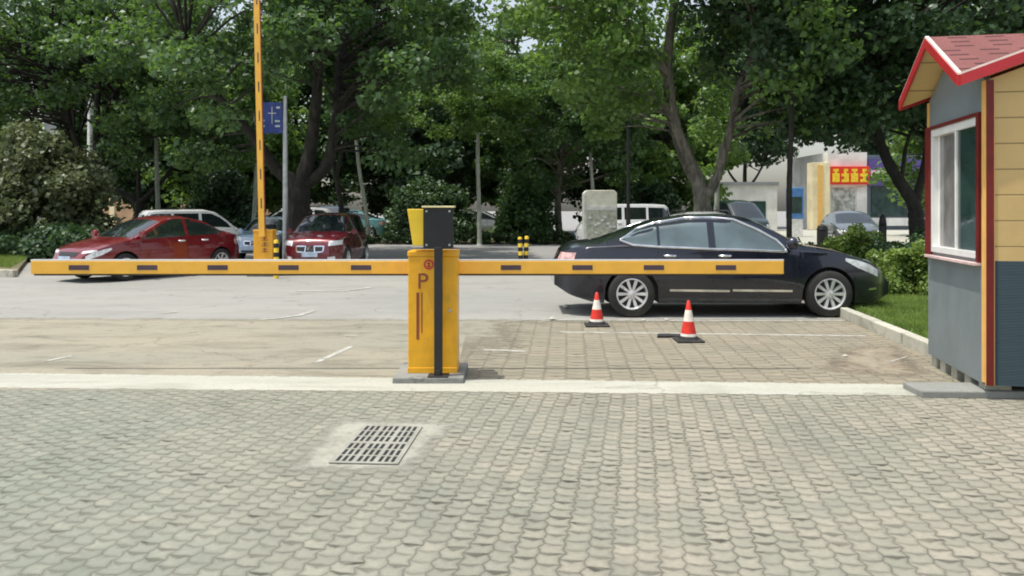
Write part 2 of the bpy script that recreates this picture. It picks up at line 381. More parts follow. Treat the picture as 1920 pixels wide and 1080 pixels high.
def soft_sheet(name, poly, z, m, inset=.2, kind='structure', solid=()):
    poly = list(poly); a0 = sum(poly[i][0]*poly[(i+1) % len(poly)][1]-poly[(i+1) % len(poly)][0]*poly[i][1] for i in range(len(poly)))
    if a0 < 0: poly = poly[::-1]
    pts = [Vector(p) for p in poly]; n = len(pts); area = sum(pts[i].x*pts[(i+1) % n].y-pts[(i+1) % n].x*pts[i].y for i in range(n))
    assert area > 0
    inn = []
    for i in range(n):
        a, b, c = pts[i-1], pts[i], pts[(i+1) % n]
        d1 = (b-a).normalized(); d2 = (c-b).normalized(); n1 = Vector((-d1.y, d1.x)); n2 = Vector((-d2.y, d2.x)); mm = (n1+n2)
        mm = mm/max(.6, mm.dot(n1)); inn.append(b+mm*inset)
    b = MB(); b.add([(p.x, p.y, z) for p in pts]+[(p.x, p.y, z) for p in inn], [tuple(range(n, 2*n))]+[(i, (i+1) % n, n+(i+1) % n, n+i) for i in range(n)])
    o = b.build(name, m); at = o.data.attributes.new('edge', 'FLOAT', 'POINT'); at.data.foreach_set('value', [1.0 if i in solid else 0.0 for i in range(n)]+[1.0]*n)
    if o.data.polygons[0].normal.z < 0: o.data.flip_normals()
    return tag(o, kind=kind)
def ribbon(name, pts, wd, z, m):
    pts = [Vector(p) for p in pts]; vs_ = []; n = len(pts); at = []
    for i, p in enumerate(pts):
        d = (pts[min(i+1, n-1)]-pts[max(i-1, 0)]).normalized(); q = Vector((-d.y, d.x))*wd/2*(1 if 0 < i < n-1 else .6)
        e_ = 1.0 if 0 < i < n-1 else 0.0
        for k_, a_ in ((-1, 0), (-.4, e_), (.4, e_), (1, 0)): vs_.append((p.x+q.x*k_, p.y+q.y*k_, z)); at.append(a_)
    b = MB(); b.add(vs_, [(i*4+k_, i*4+k_+1, i*4+k_+5, i*4+k_+4) for i in range(n-1) for k_ in range(3)])
    o = b.build(name, m); t_ = o.data.attributes.new('edge', 'FLOAT', 'POINT'); t_.data.foreach_set('value', [float(q) for q in at])
    if o.data.polygons[0].normal.z < 0: o.data.flip_normals()
    return tag(o, kind='structure')
def line_pts(*p):
    w_ = [Vector(G(*q)) for q in p]; out = []
    for a, b in zip(w_, w_[1:]):
        n = max(2, int((b-a).length/.15)); out += [tuple(a+(b-a)*j/n) for j in range(n)]
    return out+[tuple(w_[-1])]
alpha_edge(M['dirt'], 9, .35, .9); alpha_edge(M['paint_line'], 7, .5, 1.1)
alpha_edge(M['patch'], 7, .2, 1.15); alpha_edge(M['worn'], 3, .2, 1.0); alpha_edge(M['paving_b'], 4, .25, .9); alpha_edge(M['strip_e'], 9, .15, .4)
def rough_poly(pts, step=.12, amp=.03, seed=1):
    r = random.Random(seed); out = []
    for i, a in enumerate(pts):
        b = pts[(i+1) % len(pts)]; a = Vector(a); d = Vector(b)-a; n = max(1, int(d.length/step))
        pn = Vector((-d.y, d.x)).normalized() if d.length else Vector((0, 0))
        for j in range(n): out.append(tuple(a+d*(j/n)+pn*r.uniform(-amp, amp)))
    return out
sheet('ground', [(-400, -60), (400, -60), (400, 700), (-400, 700)], 0, M['asphalt'])
sheet('road', [(-40, 5), (40, 5), (40, 21), (-40, 23)], .004, M['concrete'])
sa, sb = G(0, 700), G(1730, 722)        # far edge of the pale strip
na, nb = G(0, 731), G(1730, 746)
def ext(a, b, x): return (x, a[1]+(b[1]-a[1])*(x-a[0])/(b[0]-a[0]))
mid_edge = (.15, 10.9)
soft_sheet('worn_road', [(-16, 7.0), (9, 6.4), (9, 11.0), (-16, 11.6)], .0085, M['worn'], .5, solid=(0, 1))
soft_sheet('dusty_paving', [(-.5, 7.0), (9, 6.4), (9, 11.6), (-.6, 11.2)], .0095, M['paving_b'], .8, solid=(0, 1))
sheet('paving', [(-14, -3), (12, -3), ext(sa, sb, 12), ext(sa, sb, -14)], .008, M['paving'])
soft_sheet('concrete_strip', [ext(na, nb, -14), ext(na, nb, 3.4), ext(sa, sb, 3.4), ext(sa, sb, -14)], .0107, M['strip_e'], .11)
soft_sheet('drain_surround', [G(500, 896), G(785, 896), G(895, 790), G(610, 780)], .0101, M['patch'], .2)
soft_sheet('leaf_litter', [G(1480, 700), G(1720, 722), G(1800, 712), G(1750, 665), G(1700, 640), G(1540, 645)], .0111, M['dirt'], .5)
for i, (pts, wd) in enumerate([
        ([(458, 602), (520, 598), (560, 593), (596, 581)], .16), ([(545, 547), (640, 547), (702, 539)], .22), ([(1030, 624), (1440, 629), (1645, 632)], .13),
        ([(580, 687), (625, 667), (668, 647)], .12), ([(72, 683), (110, 674), (158, 666)], .10), ([(1030, 601), (1300, 603), (1600, 602)], .12), ([(880, 657), (950, 659), (1010, 662)], .14),
        ([(520, 565), (575, 564)], .1), ([(280, 590), (350, 585)], .12), ([(620, 632), (700, 631)], .1), ([(1480, 672), (1505, 671)], .05), ([(1660, 683), (1710, 668)], .05)]):
    ribbon('road_marking', line_pts(*pts), wd, .0115+.0002*i, M['paint_line'])
# lawn and verge with kerbs
k0, k1 = Vector(G(1748, 668)), Vector(G(1598, 603)); kd = (k1-k0).normalized()
k2 = k1+kd*9
sheet('lawn', [tuple(k0-kd*.5+Vector((.1, 0))), (12, 7.4), (14, 20), tuple(k2+Vector((.1, 0)))], .10, M['lawn'], thick=.1)
def kerb(name, pts, wd, h, label, group):
    pts = [Vector(p) for p in pts]; L = (pts[1]-pts[0]).length; n = int(L/.75); d = (pts[1]-pts[0])/n; nn = Vector((-d.y, d.x)).normalized()
    for i in range(n):
        a = pts[0]+d*(i+.01); b = pts[0]+d*(i+.99); q = nn*wd/2+nn*R.uniform(-.012, .012)
        bm = MB().prism([tuple(a-q), tuple(b-q), tuple(b+q), tuple(a+q)], 0, h+R.uniform(-.008, .008), 'z')
        tag(bm.build(name, M['kerb'], bevel=.012), label, 'kerb', group, 'structure')
kerb('kerb_stone', [tuple(k0-kd*.3), tuple(k1)], .13, .15, 'pale kerb stone along the lawn beside the booth', 'kerb stones along the lawn')
kerb('kerb_stone', [tuple(k1), tuple(k2)], .13, .15, 'pale kerb stone along the lawn beside the booth', 'kerb stones along the lawn')
sheet('verge', [G(-400, 508), G(30, 520), G(60, 480), (-13.5, 36), (-40, 36)], .12, M['soil'], thick=.12)
kerb('kerb_stone', [G(-300, 512), G(30, 520)], .15, .17, 'pale kerb stone at the left edge of the road', 'kerb stones of the left verge')
sheet('park_ground', [(-60, 35.2), (6, 35.2), (6, 47), (-60, 47)], .06, M['soil'], thick=.06)
sheet('pavement', [(9, 24), (60, 24), (60, 58), (9, 58)], .02, M['strip'])

# drain grate
a, b, c, d = [Vector(G(*p)) for p in ((620, 872), (745, 872), (783, 803), (683, 803))]
gr = empty('drain_grate', (a.x, a.y, .014), math.atan2(-(d.x-a.x), d.y-a.y), 'pale slotted drain grate set in the paving', 'drain grate')
gr.scale = (1, 1, .3)
gw, gl = (b-a).length, (d-a).length
MB().box(0, gw, 0, gl, 0, .003).build('pit_shade_sheet', M['blackm'], gr)  # flat black sheet standing in for the shade down in the pit
g = MB(); fr = .02
cols = []; x = fr; cw = (gw-2*fr-2*.028-6*.016)/9
g.box(-.01, fr, -.01, gl+.01, 0, .02); g.box(gw-fr, gw+.01, -.01, gl+.01, 0, .02)
for i in range(9):
    cols.append((x, x+cw)); x += cw
    if i < 8:
        gap = .028 if i % 3 == 2 else .016
        g.box(x, x+gap, .0, gl, 0, .0185); x += gap
rh = (gl-2*fr-.03*1-.017*4)/6; y = 0
g.box(fr, gw-fr, -.01, fr, 0, .0195); y = fr
for j in range(6):
    y += rh
    gap = fr+.01 if j == 5 else (.045 if j == 2 else .017)
    g.box(fr, gw-fr, y, y+gap, 0, .0192); y += gap
g.build('grate_bars', mat('cast drain cover', (.29, .29, .245), .8, dirt=.4, bump=.002), gr)

# ---------------------------------------------------------------- barrier gates
def gate_cabinet(root, w_, d_, z0, z1, mo):
    MB().box(0, w_, 0, d_, z0, z1-.05).build('cabinet', mo, root, bevel=.008)
    MB().box(-.006, w_+.006, -.006, d_+.006, z1-.05, z1).build('lid', mo, root, bevel=.01)
    MB().box(-.004, w_+.004, -.004, d_+.004, z0, z0+.05).build('plinth', mo, root, bevel=.004)
Yg = 7.14; s7 = F/Yg
X0, X1 = (765-960)/s7, (857-960)/s7
gt = empty('barrier_gate', (X0, Yg, 0), 0, 'yellow barrier gate cabinet with its long yellow boom lowered across the road', 'barrier gate')
cw_ = X1-X0
MB().box(-.11, cw_+.07, -.2, .5, 0, .06).build('base_slab', M['slab'], gt, bevel=.01)
gate_cabinet(gt, cw_, .30, .06, 1.15, M['orange2'])
MB().box(cw_*.66, cw_*.675, -.0035, .0, .12, 1.09).build('door_seam', M['maroon'], gt)
MB().box(.075, .10, -.003, 0, .36, .78).box(.118, .128, -.003, 0, .42, .78).build('slot_strip', M['maroon'], gt)
text_mesh('letter', 'P', .20, Matrix.Translation((.13, -.004, .875)) @ Matrix.Rotation(math.pi/2, 4, 'X'), M['maroon'], gt)
MB().lathe([(.001, -.008), (.014, -.007), (.016, 0)], 16, (cw_*.86, -.001, .62), 'y').build('lock', M['steel'], gt, smooth=40)
e = MB().lathe([(.032, 0), (.045, 0), (.045, -.003), (.032, -.003)], 24, (.185, -.002, 1.03), 'y', 0)
e.box(.165, .205, -.004, -.001, 1.01, 1.018, 0).box(.181, .189, -.004, -.001, 1.0, 1.06, 0).box(.168, .202, -.004, -.001, 1.035, 1.043, 0)
e.build('emblem', M['redprint'], gt)
# boom, behind the cabinet
Ya = Yg+.36; sA = F/Ya
bx0, bx1 = (57-960)/sA-X0, (1470-960)/sA-X0
bz = H-(501.5-HY)/sA; bh = 25/sA
MB().box(bx0, bx1, .36, .40, bz-bh/2, bz+bh/2).build('boom', M['armc'], gt, bevel=.008, seg=3)
MB().box(bx0+.03, bx1-.03, .365, .395, bz-bh/2-.014, bz-bh/2-.0005).build('boom_dark_edge', M['rubber'], gt)  # thin dark strip along the underside of the boom
MB().box(bx0, bx1, .362, .398, bz+bh/2+.0005, bz+bh/2+.012).build('boom_top_highlight', M['wtrim'], gt)  # white strip paints in the highlight on the boom's top edge
rf = mat('reflective sticker', (.07, .045, .06), .5)
for px in (148, 276, 408, 541, 677, 958, 1092, 1226, 1361):
    xx = (px-960)/sA-X0
    MB().box(xx-.095, xx+.095, .357, .3595, bz-.024, bz+.022).build('sticker', rf, gt, bevel=.0008)
MB().box(cw_*.3, cw_*.7, .301, .36, bz-.1, bz+.1).build('boom_bracket', M['blackm'], gt, bevel=.01)
# display post in front
dp = empty('display_post', ((822-960)/(F/7.02), 7.02, .06), 0, 'black post with black back panel and yellow hood before the near gate cabinet', 'display post')
MB().box(-.035, .035, -.035, .035, .012, 1.13).build('post', M['blackm'], dp, bevel=.004)
MB().box(-.09, .09, -.075, .075, 0, .012).box(-.02, .02, -.05, .05, .012, .06).build('base_plate', M['blackm'], dp, bevel=.003)
px0, px1 = (794-822)/(F/7.0), (850-822)/(F/7.0)
MB().box(px0, px1, -.03, .04, 1.12, 1.475).build('back_panel', M['black'], dp, bevel=.006)
MB().box(px0-.012, px1+.012, -.05, .12, 1.477, 1.492).build('top_plate', mat('cream edge', (.75, .66, .35), .5), dp, bevel=.003)
for bx in (px0+.03, px1-.03):
    for bz_ in (1.15, 1.445):
        MB().lathe([(0, -.012), (.009, -.010), (.011, 0), (.011, .004)], 12, (bx, -.031, bz_), 'y').build('bolt', M['steel'], dp, smooth=40)
MB().prism([(px0-.15, 1.465), (px0+.22, 1.465), (px0+.22, 1.14), (px0-.10, 1.14)], .045, .30, 'y').build('hood', M['yellow'], dp, bevel=.006)

Yf = 18.2; sF = F/Yf
fx0, fx1 = (475-960)/sF, (511-960)/sF
fg = empty('barrier_gate', (fx0, Yf, 0), 0, 'orange barrier gate in the distance with its boom raised upright', 'barrier gate')
fw = fx1-fx0
MB().box(-.1, fw+.1, -.15, .5, 0, .05).build('base_slab', M['slab'], fg)
gate_cabinet(fg, fw, .32, .05, 1.06, M['orange'])
gy = MB()
for k in range(3):
    zc = .56+.13*k
    gy.box(fw*.42, fw*.78, -.004, 0, zc, zc+.014).box(fw*.46, fw*.74, -.004, 0, zc+.045, zc+.056).box(fw*.5, fw*.7, -.004, 0, zc+.07, zc+.082).box(fw*.57, fw*.62, -.0045, 0, zc-.01, zc+.08)
gy.build('lettering', M['maroon'], fg)
tilt = Matrix.Translation((fw*.5, -.03, 1.0)) @ Matrix.Rotation(math.radians(-1.3), 4, 'Y')
MB().box(-.075, .06, -.045, 0, -.1, 6.2, 0, tilt).build('boom', M['armc'], fg, bevel=.008)
bs = MB().box(.06, .078, -.04, -.005, .05, 6.2, 0, tilt); bs.build('boom_dark_edge', M['maroon'], fg)  # maroon strip paints in the shaded right edge of the raised boom
for k in range(9):
    MB().box(-.012, .014, -.0485, -.0465, .55+k*.66, .78+k*.66, 0, tilt).build('sticker', rf, fg)

# ---------------------------------------------------------------- bollards, cones
def bollard(px, Y, top, lean, label, r=.055):
    x = (px-960)/F*Y
    b = empty('bollard', (x, Y, 0), 0, label, 'bollard', 'yellow and black striped bollards'); b.rotation_euler = (0, math.radians(lean), 0)
    MB().lathe([(r, 0), (r, top-.04), (r*.85, top-.01), (r*.3, top)], 20).build('post', M['yellow'], b, smooth=40)
    for k in range(4):
        z = .08+k*.2
        MB().lathe([(r+.001, z), (r+.003, z+.002), (r+.003, z+.098), (r+.001, z+.1)], 20).build('stripe', M['black'], b, smooth=40)
bollard(518, 17.6, .86, 0, 'striped bollard between the distant orange gate and the red off-roader')
bollard(977, 20, .84, -2, 'left one of the two striped bollards behind the lowered boom')
bollard(985, 20.1, .86, 2.5, 'right one of the two striped bollards behind the lowered boom')
def cone(px, py, hgt, label, tilt=0, extra=False):
    x, y = G(px, py)
    c = empty('traffic_cone', (x, y, .01), 0, label, 'traffic cone', 'traffic cones beside the dark sedan')
    b = .155
    MB().box(-b, b, -b, b, 0, .022).lathe([(.115, .022), (.10, .06), (.095, .06)], 28).build('base', M['rubber'], c, bevel=.008)
    def rr(z): return .092-.075*(z-.06)/(hgt-.06)
    zs = [.06, .085, .085, .235, .235, .33, .33, hgt]
    for (z0, z1, m_, nm) in ((.06, .09, 'cone_w', 'lower_band'), (.09, hgt*.5, 'cone_r', 'red_band'), (hgt*.5, hgt*.78, 'cone_w', 'white_band'), (hgt*.78, hgt, 'cone_r', 'tip')):
        pf = [(rr(z0), z0), (rr(z1), z1)]
        if nm == 'tip': pf += [(rr(z1)*.6, z1+.006), (.004, z1+.007)]
        MB().lathe(pf, 28).build(nm, M[m_], c, smooth=40)
    return c
cone(1291, 641, .46, 'nearer red and white cone, right one of the two by the dark sedan')
cone(1119, 612, .43, 'farther red and white cone, left one of the two by the dark sedan')
x, y = G(1252, 633)
tag(MB().prism(rough_poly([(-.14, -.08), (.16, -.08), (.2, .07), (-.1, .1)], .06, .015, 9), .009, .035, 'z').build('rubber_mat', M['rubber'], loc=(x, y, 0)), 'flat dark rubber scrap left of the nearer cone', 'rubber scrap')
for i, (px, py, s_) in enumerate([(1036, 601, .05), (1207, 603, .03), (1250, 602, .035), (1608, 604, .06), (1062, 579, .07), (1585, 671, .03)]):
    x, y = G(px, py); b = MB(); r = random.Random(i)
    b.lathe([(s_*.3*r.uniform(.7, 1), 0), (s_*r.uniform(.8, 1.1), s_*.3), (s_*.5, s_*.75), (.002, s_*.8)], 7)
    tag(b.build('stone', M['kerb'], loc=(x, y, .012)), 'small pale stone on the ground near the dark sedan', 'stone', 'loose pale stones')

# ---------------------------------------------------------------- booth
KA = math.radians(-11)
K = Vector((3.777, 6.38))
bo = empty('guard_booth', (K.x, K.y, 0), KA, 'yellow and blue guard booth with red trim and red shingle roof', 'guard booth')
Wd, D, z0, z1 = 2.1, 1.43, .12, 2.55
BZ = H-(489-HY)/235      # level where blue turns yellow
MB().box(0, Wd, 0, .06, z0, BZ).build('front_lower_panel', M['kblue'], bo)
MB().box(.002, Wd, .001, .06, BZ+.0, z1).build('front_upper_panel', M['kyellow'], bo)
MB().box(Wd-.06, Wd, .06, D, z0, z1).box(.06, Wd-.06, D-.06, D, z0, z1).build('rear_wall', M['kblue'], bo)
MB().box(.06, Wd-.06, .06, D-.06, z0+.0, z0+.05).build('booth_floor', M['slab'], bo)
# window wall (x = 0 plane); window between v0..v1
v0, v1, sz, tz = .13, D-.13, 1.12, 2.28
w1 = MB().box(0, .06, .06, D, z0, sz).box(0, .06, .06, D, tz, z1).box(0, .06, .06, v0, sz, tz).box(0, .06, v1, D, sz, tz)
w1.prism([(0, z1), (D, z1), (D/2, z1+.40)], 0, .06, 'x')
w1.build('window_wall', M['kgrey'], bo)
MB().box(-.012, 0, -.002, .05, z0+.02, z1).build('yellow_corner_trim', M['ytrim'], bo)
MB().box(-.010, 0, D-.05, D, tz+.03, z1).build('yellow_corner_trim', M['ytrim'], bo)
MB().box(.0, .055, -.022, 0, z0, z1).build('corner_post', M['darkred'], bo, bevel=.003)
MB().box(-.003, 0, -.012, 0, z0, z1).box(.055, .062, -.014, 0, z0, z1).build('corner_post_edge', M['ytrim'], bo)
fr = MB().box(-.03, .0, v0-.045, v0, sz-.03, tz+.03).box(-.03, 0, v1, D+.004, sz-.03, tz+.03).box(-.03, 0, v0, v1, tz, tz+.03)
wf = fr.build('window_frame', M['darkred'], bo, bevel=.003)
MB().box(-.06, 0, v0-.045, v1+.06, sz-.055, sz-.031).build('window_sill', M['pinkw'], bo, bevel=.003)
wo = MB().box(-.015, .05, v0+.001, v0+.04, sz, tz).box(-.015, .05, v1-.04, v1-.001, sz, tz).box(-.014, .05, v0+.04, v1-.04, tz-.07, tz-.001).box(-.022, .05, v0+.04, v1-.04, sz, sz+.055)
mv = v0+(v1-v0)*.45
wo.box(-.01, .03, mv-.018, mv+.018, sz+.055, tz-.07)
wo.box(.032, .048, mv+.02, mv+.05, sz+.055, tz-.07).box(.032, .048, v1-.10, v1-.041, sz+.055, tz-.07)
wo.build('sliding_window', M['wtrim'], bo, bevel=.003)
MB().box(.008, .014, v0+.041, mv-.019, sz+.056, tz-.071).build('pane', M['glass'], bo)
MB().box(.036, .042, mv+.051, v1-.101, sz+.056, tz-.071).build('pane', mat('grey curtain glass', (.22, .21, .2), .12, spec=.7), bo)
# roof: four gables meeting at the centre
ov = .22; of = .10; ez, pk = 2.575, 3.035; c0 = (-ov, -of); c1 = (Wd+ov, -of); c2 = (Wd+ov, D+of); c3 = (-ov, D+of)
ctr = (Wd/2, D/2)
mids = [((c0[0]+c1[0])/2, -of), (Wd+ov, D/2), (Wd/2, D+of), (-ov, D/2)]
def roofshape(t0, t1, grow=0):
    b = MB()
    cs = [c0, c1, c2, c3]
    for i in range(4):
        A, B, Mid = cs[i], cs[(i+1) % 4], mids[i]
        for (p, q) in ((A, Mid), (Mid, B)):
            tri = [(p[0], p[1], ez if p in cs else pk), (q[0], q[1], ez if q in cs else pk), (ctr[0], ctr[1], pk)]
            b.add([(x, y, z+t0) for x, y, z in tri]+[(x, y, z+t1) for x, y, z in tri], [(0, 1, 2), (3, 4, 5), (0, 1, 4, 3), (1, 2, 5, 4), (2, 0, 3, 5)])
    return b
roofshape(-.045, -.006).build('roof_soffit', M['kyellow'], bo)
sh = roofshape(-.004, .022)
ro = sh.build('roof', M['shingle'], bo)
def board(A, B, za, zb, out, name, m, t0, t1, thick=.02, eps=0):
    A = Vector(A); B = Vector(B); o = Vector(out)
    vs_ = []
    for (p, z) in ((A, za), (B, zb)):
        for q in (o*eps, o*(eps+thick)):
            for t in (t0, t1): vs_.append((p.x+q.x, p.y+q.y, z+t))
    return [(vs_, [(0, 1, 3, 2), (4, 6, 7, 5), (0, 4, 5, 1), (2, 3, 7, 6), (0, 2, 6, 4), (1, 5, 7, 3)])]
cs = [c0, c1, c2, c3]; outs = [(0, -1), (1, 0), (0, 1), (-1, 0)]
for i in range(4):
    A, B, Mid = cs[i], cs[(i+1) % 4], mids[i]
    fb = MB(); tp = MB()
    for (p, q, zp, zq) in ((A, Mid, ez, pk), (Mid, B, pk, ez)):
        for vs_, fs in board(p, q, zp, zq, outs[i], '', None, -.075, .012, .022, .001): fb.add(vs_, fs)
        for vs_, fs in board(p, q, zp, zq, outs[i], '', None, .0125, .030, .030, -.012): tp.add(vs_, fs)
    fb.build('fascia_board', M['red'], bo); tp.build('roof_edge_trim', mat('white flashing', (.74, .66, .58), .5), bo)
# gable wall facing front
MB().prism([(0, z1), (Wd, z1), (Wd/2, z1+.38)], .002, .06, 'y').build('front_gable', M['kyellow'], bo)
for (u, v) in ((.03, .1), (.03, .42), (.03, .75), (.03, 1.05), (.03, 1.3), (1.0, .1), (1.9, .1)):
    MB().box(u, u+.2, v, v+.14, 0.0, z0).build('support_block', M['kerb'], bo, bevel=.01)
cn = Vector(G(1728, 748))
bs = MB().box(0, 3.6, 0, .34, 0, .065); o = bs.build('booth_slab', M['slab'], bevel=.012); o.location = (cn.x, cn.y, 0); o.rotation_euler = (0, 0, math.radians(-2))
tag(o, 'grey concrete step in front of the guard booth', 'concrete step', kind='structure')

# ---------------------------------------------------------------- cars
def smooth_curve(pts, xs, sig=.05):
    px = np.array([p[0] for p in pts]); pz = np.array([p[1] for p in pts])
    g = np.linspace(px[0]-.3, px[-1]+.3, 700); dx = g[1]-g[0]
    v = np.interp(g, px, pz); n = max(1, int(3*sig/dx)); kk = np.exp(-.5*(np.arange(-n, n+1)*dx/sig)**2); kk /= kk.sum()
    v = np.convolve(np.pad(v, n, mode='edge'), kk, 'valid'); return np.interp(xs, g, v)
CARS = {
 'sedan': dict(x0=-2.46, x1=2.37, wx=(-1.3875, 1.3875), r=.33, hw=.89,
    top=[(-2.46, .55), (-2.43, .80), (-2.35, .955), (-2.18, 1.03), (-1.78, 1.085), (-1.42, 1.21), (-.95, 1.365), (-.45, 1.445), (.05, 1.455), (.35, 1.41), (.72, 1.235), (1.06, 1.035), (1.6, .94), (1.98, .83), (2.25, .68), (2.37, .5)],
    belt=[(-2.5, .95), (-1.4, 1.0), (0, .955), (1.1, .915), (2.3, .85)],
    bot=[(-2.5, .46), (-2.25, .30), (-1.9, .2), (1.9, .19), (2.24, .22), (2.37, .3)], tum=.42,
    win=[([(-1.54, 1.085), (-1.28, 1.235), (-1.02, 1.32)], [(-1.54, 1.08), (-1.37, 1.015), (-1.02, .99)]),
         ([(-.98, 1.328), (-.57, 1.395), (-.30, 1.40)], [(-.98, .988), (-.6, .975), (-.30, .96)]),
         ([(-.20, 1.40), (.09, 1.375), (.41, 1.235), (.66, 1.09), (.78, .96)], [(-.20, .957), (.1, .95), (.41, .94), (.6, .93), (.78, .925)])],
    wind=(.40, 1.02, .62, .74), rear=(-1.82, -1.0, .66, .58)),
 'compact': dict(x0=-2.15, x1=2.2, wx=(-1.32, 1.30), r=.31, hw=.85,
    top=[(-2.15, .55), (-2.12, .85), (-2.03, .98), (-1.72, 1.04), (-1.4, 1.12), (-.95, 1.36), (-.45, 1.45), (.0, 1.45), (.3, 1.38), (.75, 1.17), (1.15, .97), (1.65, .86), (2.0, .74), (2.13, .62), (2.2, .48)],
    belt=[(-2.15, .92), (-1.2, .98), (0, .94), (1.1, .90), (2.2, .8)],
    bot=[(-2.15, .34), (-2.0, .22), (1.9, .18), (2.1, .22), (2.2, .3)], tum=.40,
    win=[([(-1.45, 1.07), (-1.1, 1.245), (-.72, 1.35), (-.38, 1.37)], [(-1.45, 1.06), (-1.3, .99), (-.72, .97), (-.38, .965)]),
         ([(-.29, 1.375), (.0, 1.36), (.35, 1.22), (.72, 1.03), (.86, .94)], [(-.29, .96), (.0, .95), (.35, .94), (.7, .925), (.86, .92)])],
    wind=(.34, 1.12, .60, .72), rear=(-1.72, -.95, .64, .56)),
 'suv': dict(x0=-2.2, x1=2.2, wx=(-1.32, 1.32), r=.35, hw=.89,
    top=[(-2.2, .6), (-2.18, 1.1), (-2.05, 1.45), (-1.85, 1.6), (-1.2, 1.66), (-.2, 1.67), (.3, 1.62), (.75, 1.36), (1.08, 1.13), (1.6, 1.05), (1.98, .98), (2.12, .88), (2.18, .68), (2.2, .45)],
    belt=[(-2.2, 1.1), (-1.2, 1.07), (0, 1.03), (1.1, 1.0), (2.2, .92)],
    bot=[(-2.2, .4), (-2.0, .28), (1.9, .26), (2.2, .32)], tum=.34,
    win=[([(-1.85, 1.35), (-1.6, 1.5), (-1.2, 1.53)], [(-1.85, 1.15), (-1.6, 1.12), (-1.2, 1.1)]),
         ([(-1.1, 1.54), (-.7, 1.56), (-.3, 1.56)], [(-1.1, 1.09), (-.7, 1.08), (-.3, 1.06)]),
         ([(-.2, 1.56), (.1, 1.54), (.45, 1.4), (.8, 1.18), (.92, 1.06)], [(-.2, 1.05), (.1, 1.045), (.45, 1.04), (.8, 1.03), (.92, 1.03)])],
    wind=(.34, 1.05, .60, .76), rear=(-2.12, -1.9, .66, .62)),
 'van': dict(x0=-2.1, x1=2.1, wx=(-1.3, 1.35), r=.31, hw=.84,
    top=[(-2.1, .6), (-2.08, 1.3), (-2.0, 1.68), (-1.85, 1.8), (-1.2, 1.84), (.3, 1.84), (.75, 1.74), (1.2, 1.4), (1.55, 1.1), (1.9, .95), (2.05, .75), (2.1, .45)],
    belt=[(-2.1, 1.12), (0, 1.10), (1.3, 1.05), (2.1, .95)],
    bot=[(-2.1, .35), (-1.9, .24), (1.9, .22), (2.1, .3)], tum=.2,
    win=[([(-1.9, 1.5), (-1.75, 1.65), (-1.05, 1.67)], [(-1.9, 1.2), (-1.75, 1.16), (-1.05, 1.15)]),
         ([(-.95, 1.67), (-.5, 1.67), (-.0, 1.67)], [(-.95, 1.15), (-.5, 1.15), (-.0, 1.14)]),
         ([(.12, 1.67), (.5, 1.66), (.85, 1.5), (1.15, 1.27), (1.25, 1.12)], [(.12, 1.14), (.5, 1.13), (.85, 1.12), (1.15, 1.1), (1.25, 1.1)])],
    wind=(.8, 1.5, .66, .76), rear=(-2.08, -1.95, .7, .68)),
}
def make_wheel(r, rim_r, wd, spokes, parent, loc, side):
    t = MB().lathe([(rim_r-.01, -wd/2), (r-.03, -wd/2), (r-.008, -wd/2+.02), (r, -wd/2+.05), (r, wd/2-.05), (r-.008, wd/2-.02), (r-.03, wd/2), (rim_r-.01, wd/2), (rim_r-.02, 0), (rim_r-.01, -wd/2)], 40, (0, 0, 0), 'y')
    wh = t.build('wheel', M['rubber'], parent, smooth=50); wh.location = loc
    if side < 0: wh.rotation_euler = (0, 0, math.pi)
    f = wd/2
    MB().lathe([(rim_r*.98, -f+.03), (rim_r*.98, f-.05), (.02, f-.07)], 36, axis='y').build('brake_disc', M['blackm'], wh, smooth=50)
    b = MB().lathe([(rim_r-.004, f-.05), (rim_r+.002, f+.004), (rim_r-.012, f+.006), (rim_r-.022, f-.012), (rim_r-.024, f-.05)], 40, axis='y')
    b.lathe([(.001, f-.004), (.03, f-.005), (.058, f-.014), (.06, f-.04)], 24, axis='y')
    for i in range(spokes):
        A = 2*math.pi*i/spokes; ca, sa_ = math.cos(A), math.sin(A)
        def q(rad, tan, h): return (rad*ca-tan*sa_, h, rad*sa_+tan*ca)
        w0, w1_ = (.016, .023) if spokes > 6 else (.026, .034)
        vs_ = [q(.04, -w0, f-.012), q(.04, w0, f-.012), q(rim_r-.015, w1_, f-.006), q(rim_r-.015, -w1_, f-.006),
               q(.04, -w0, f-.05), q(.04, w0, f-.05), q(rim_r-.015, w1_, f-.045), q(rim_r-.015, -w1_, f-.045)]
        b.add(vs_, [(0, 1, 2, 3), (4, 7, 6, 5), (0, 4, 5, 1), (1, 5, 6, 2), (2, 6, 7, 3), (3, 7, 4, 0)])
    b.build('rim', M['alloy'], wh, smooth=35)
    return wh

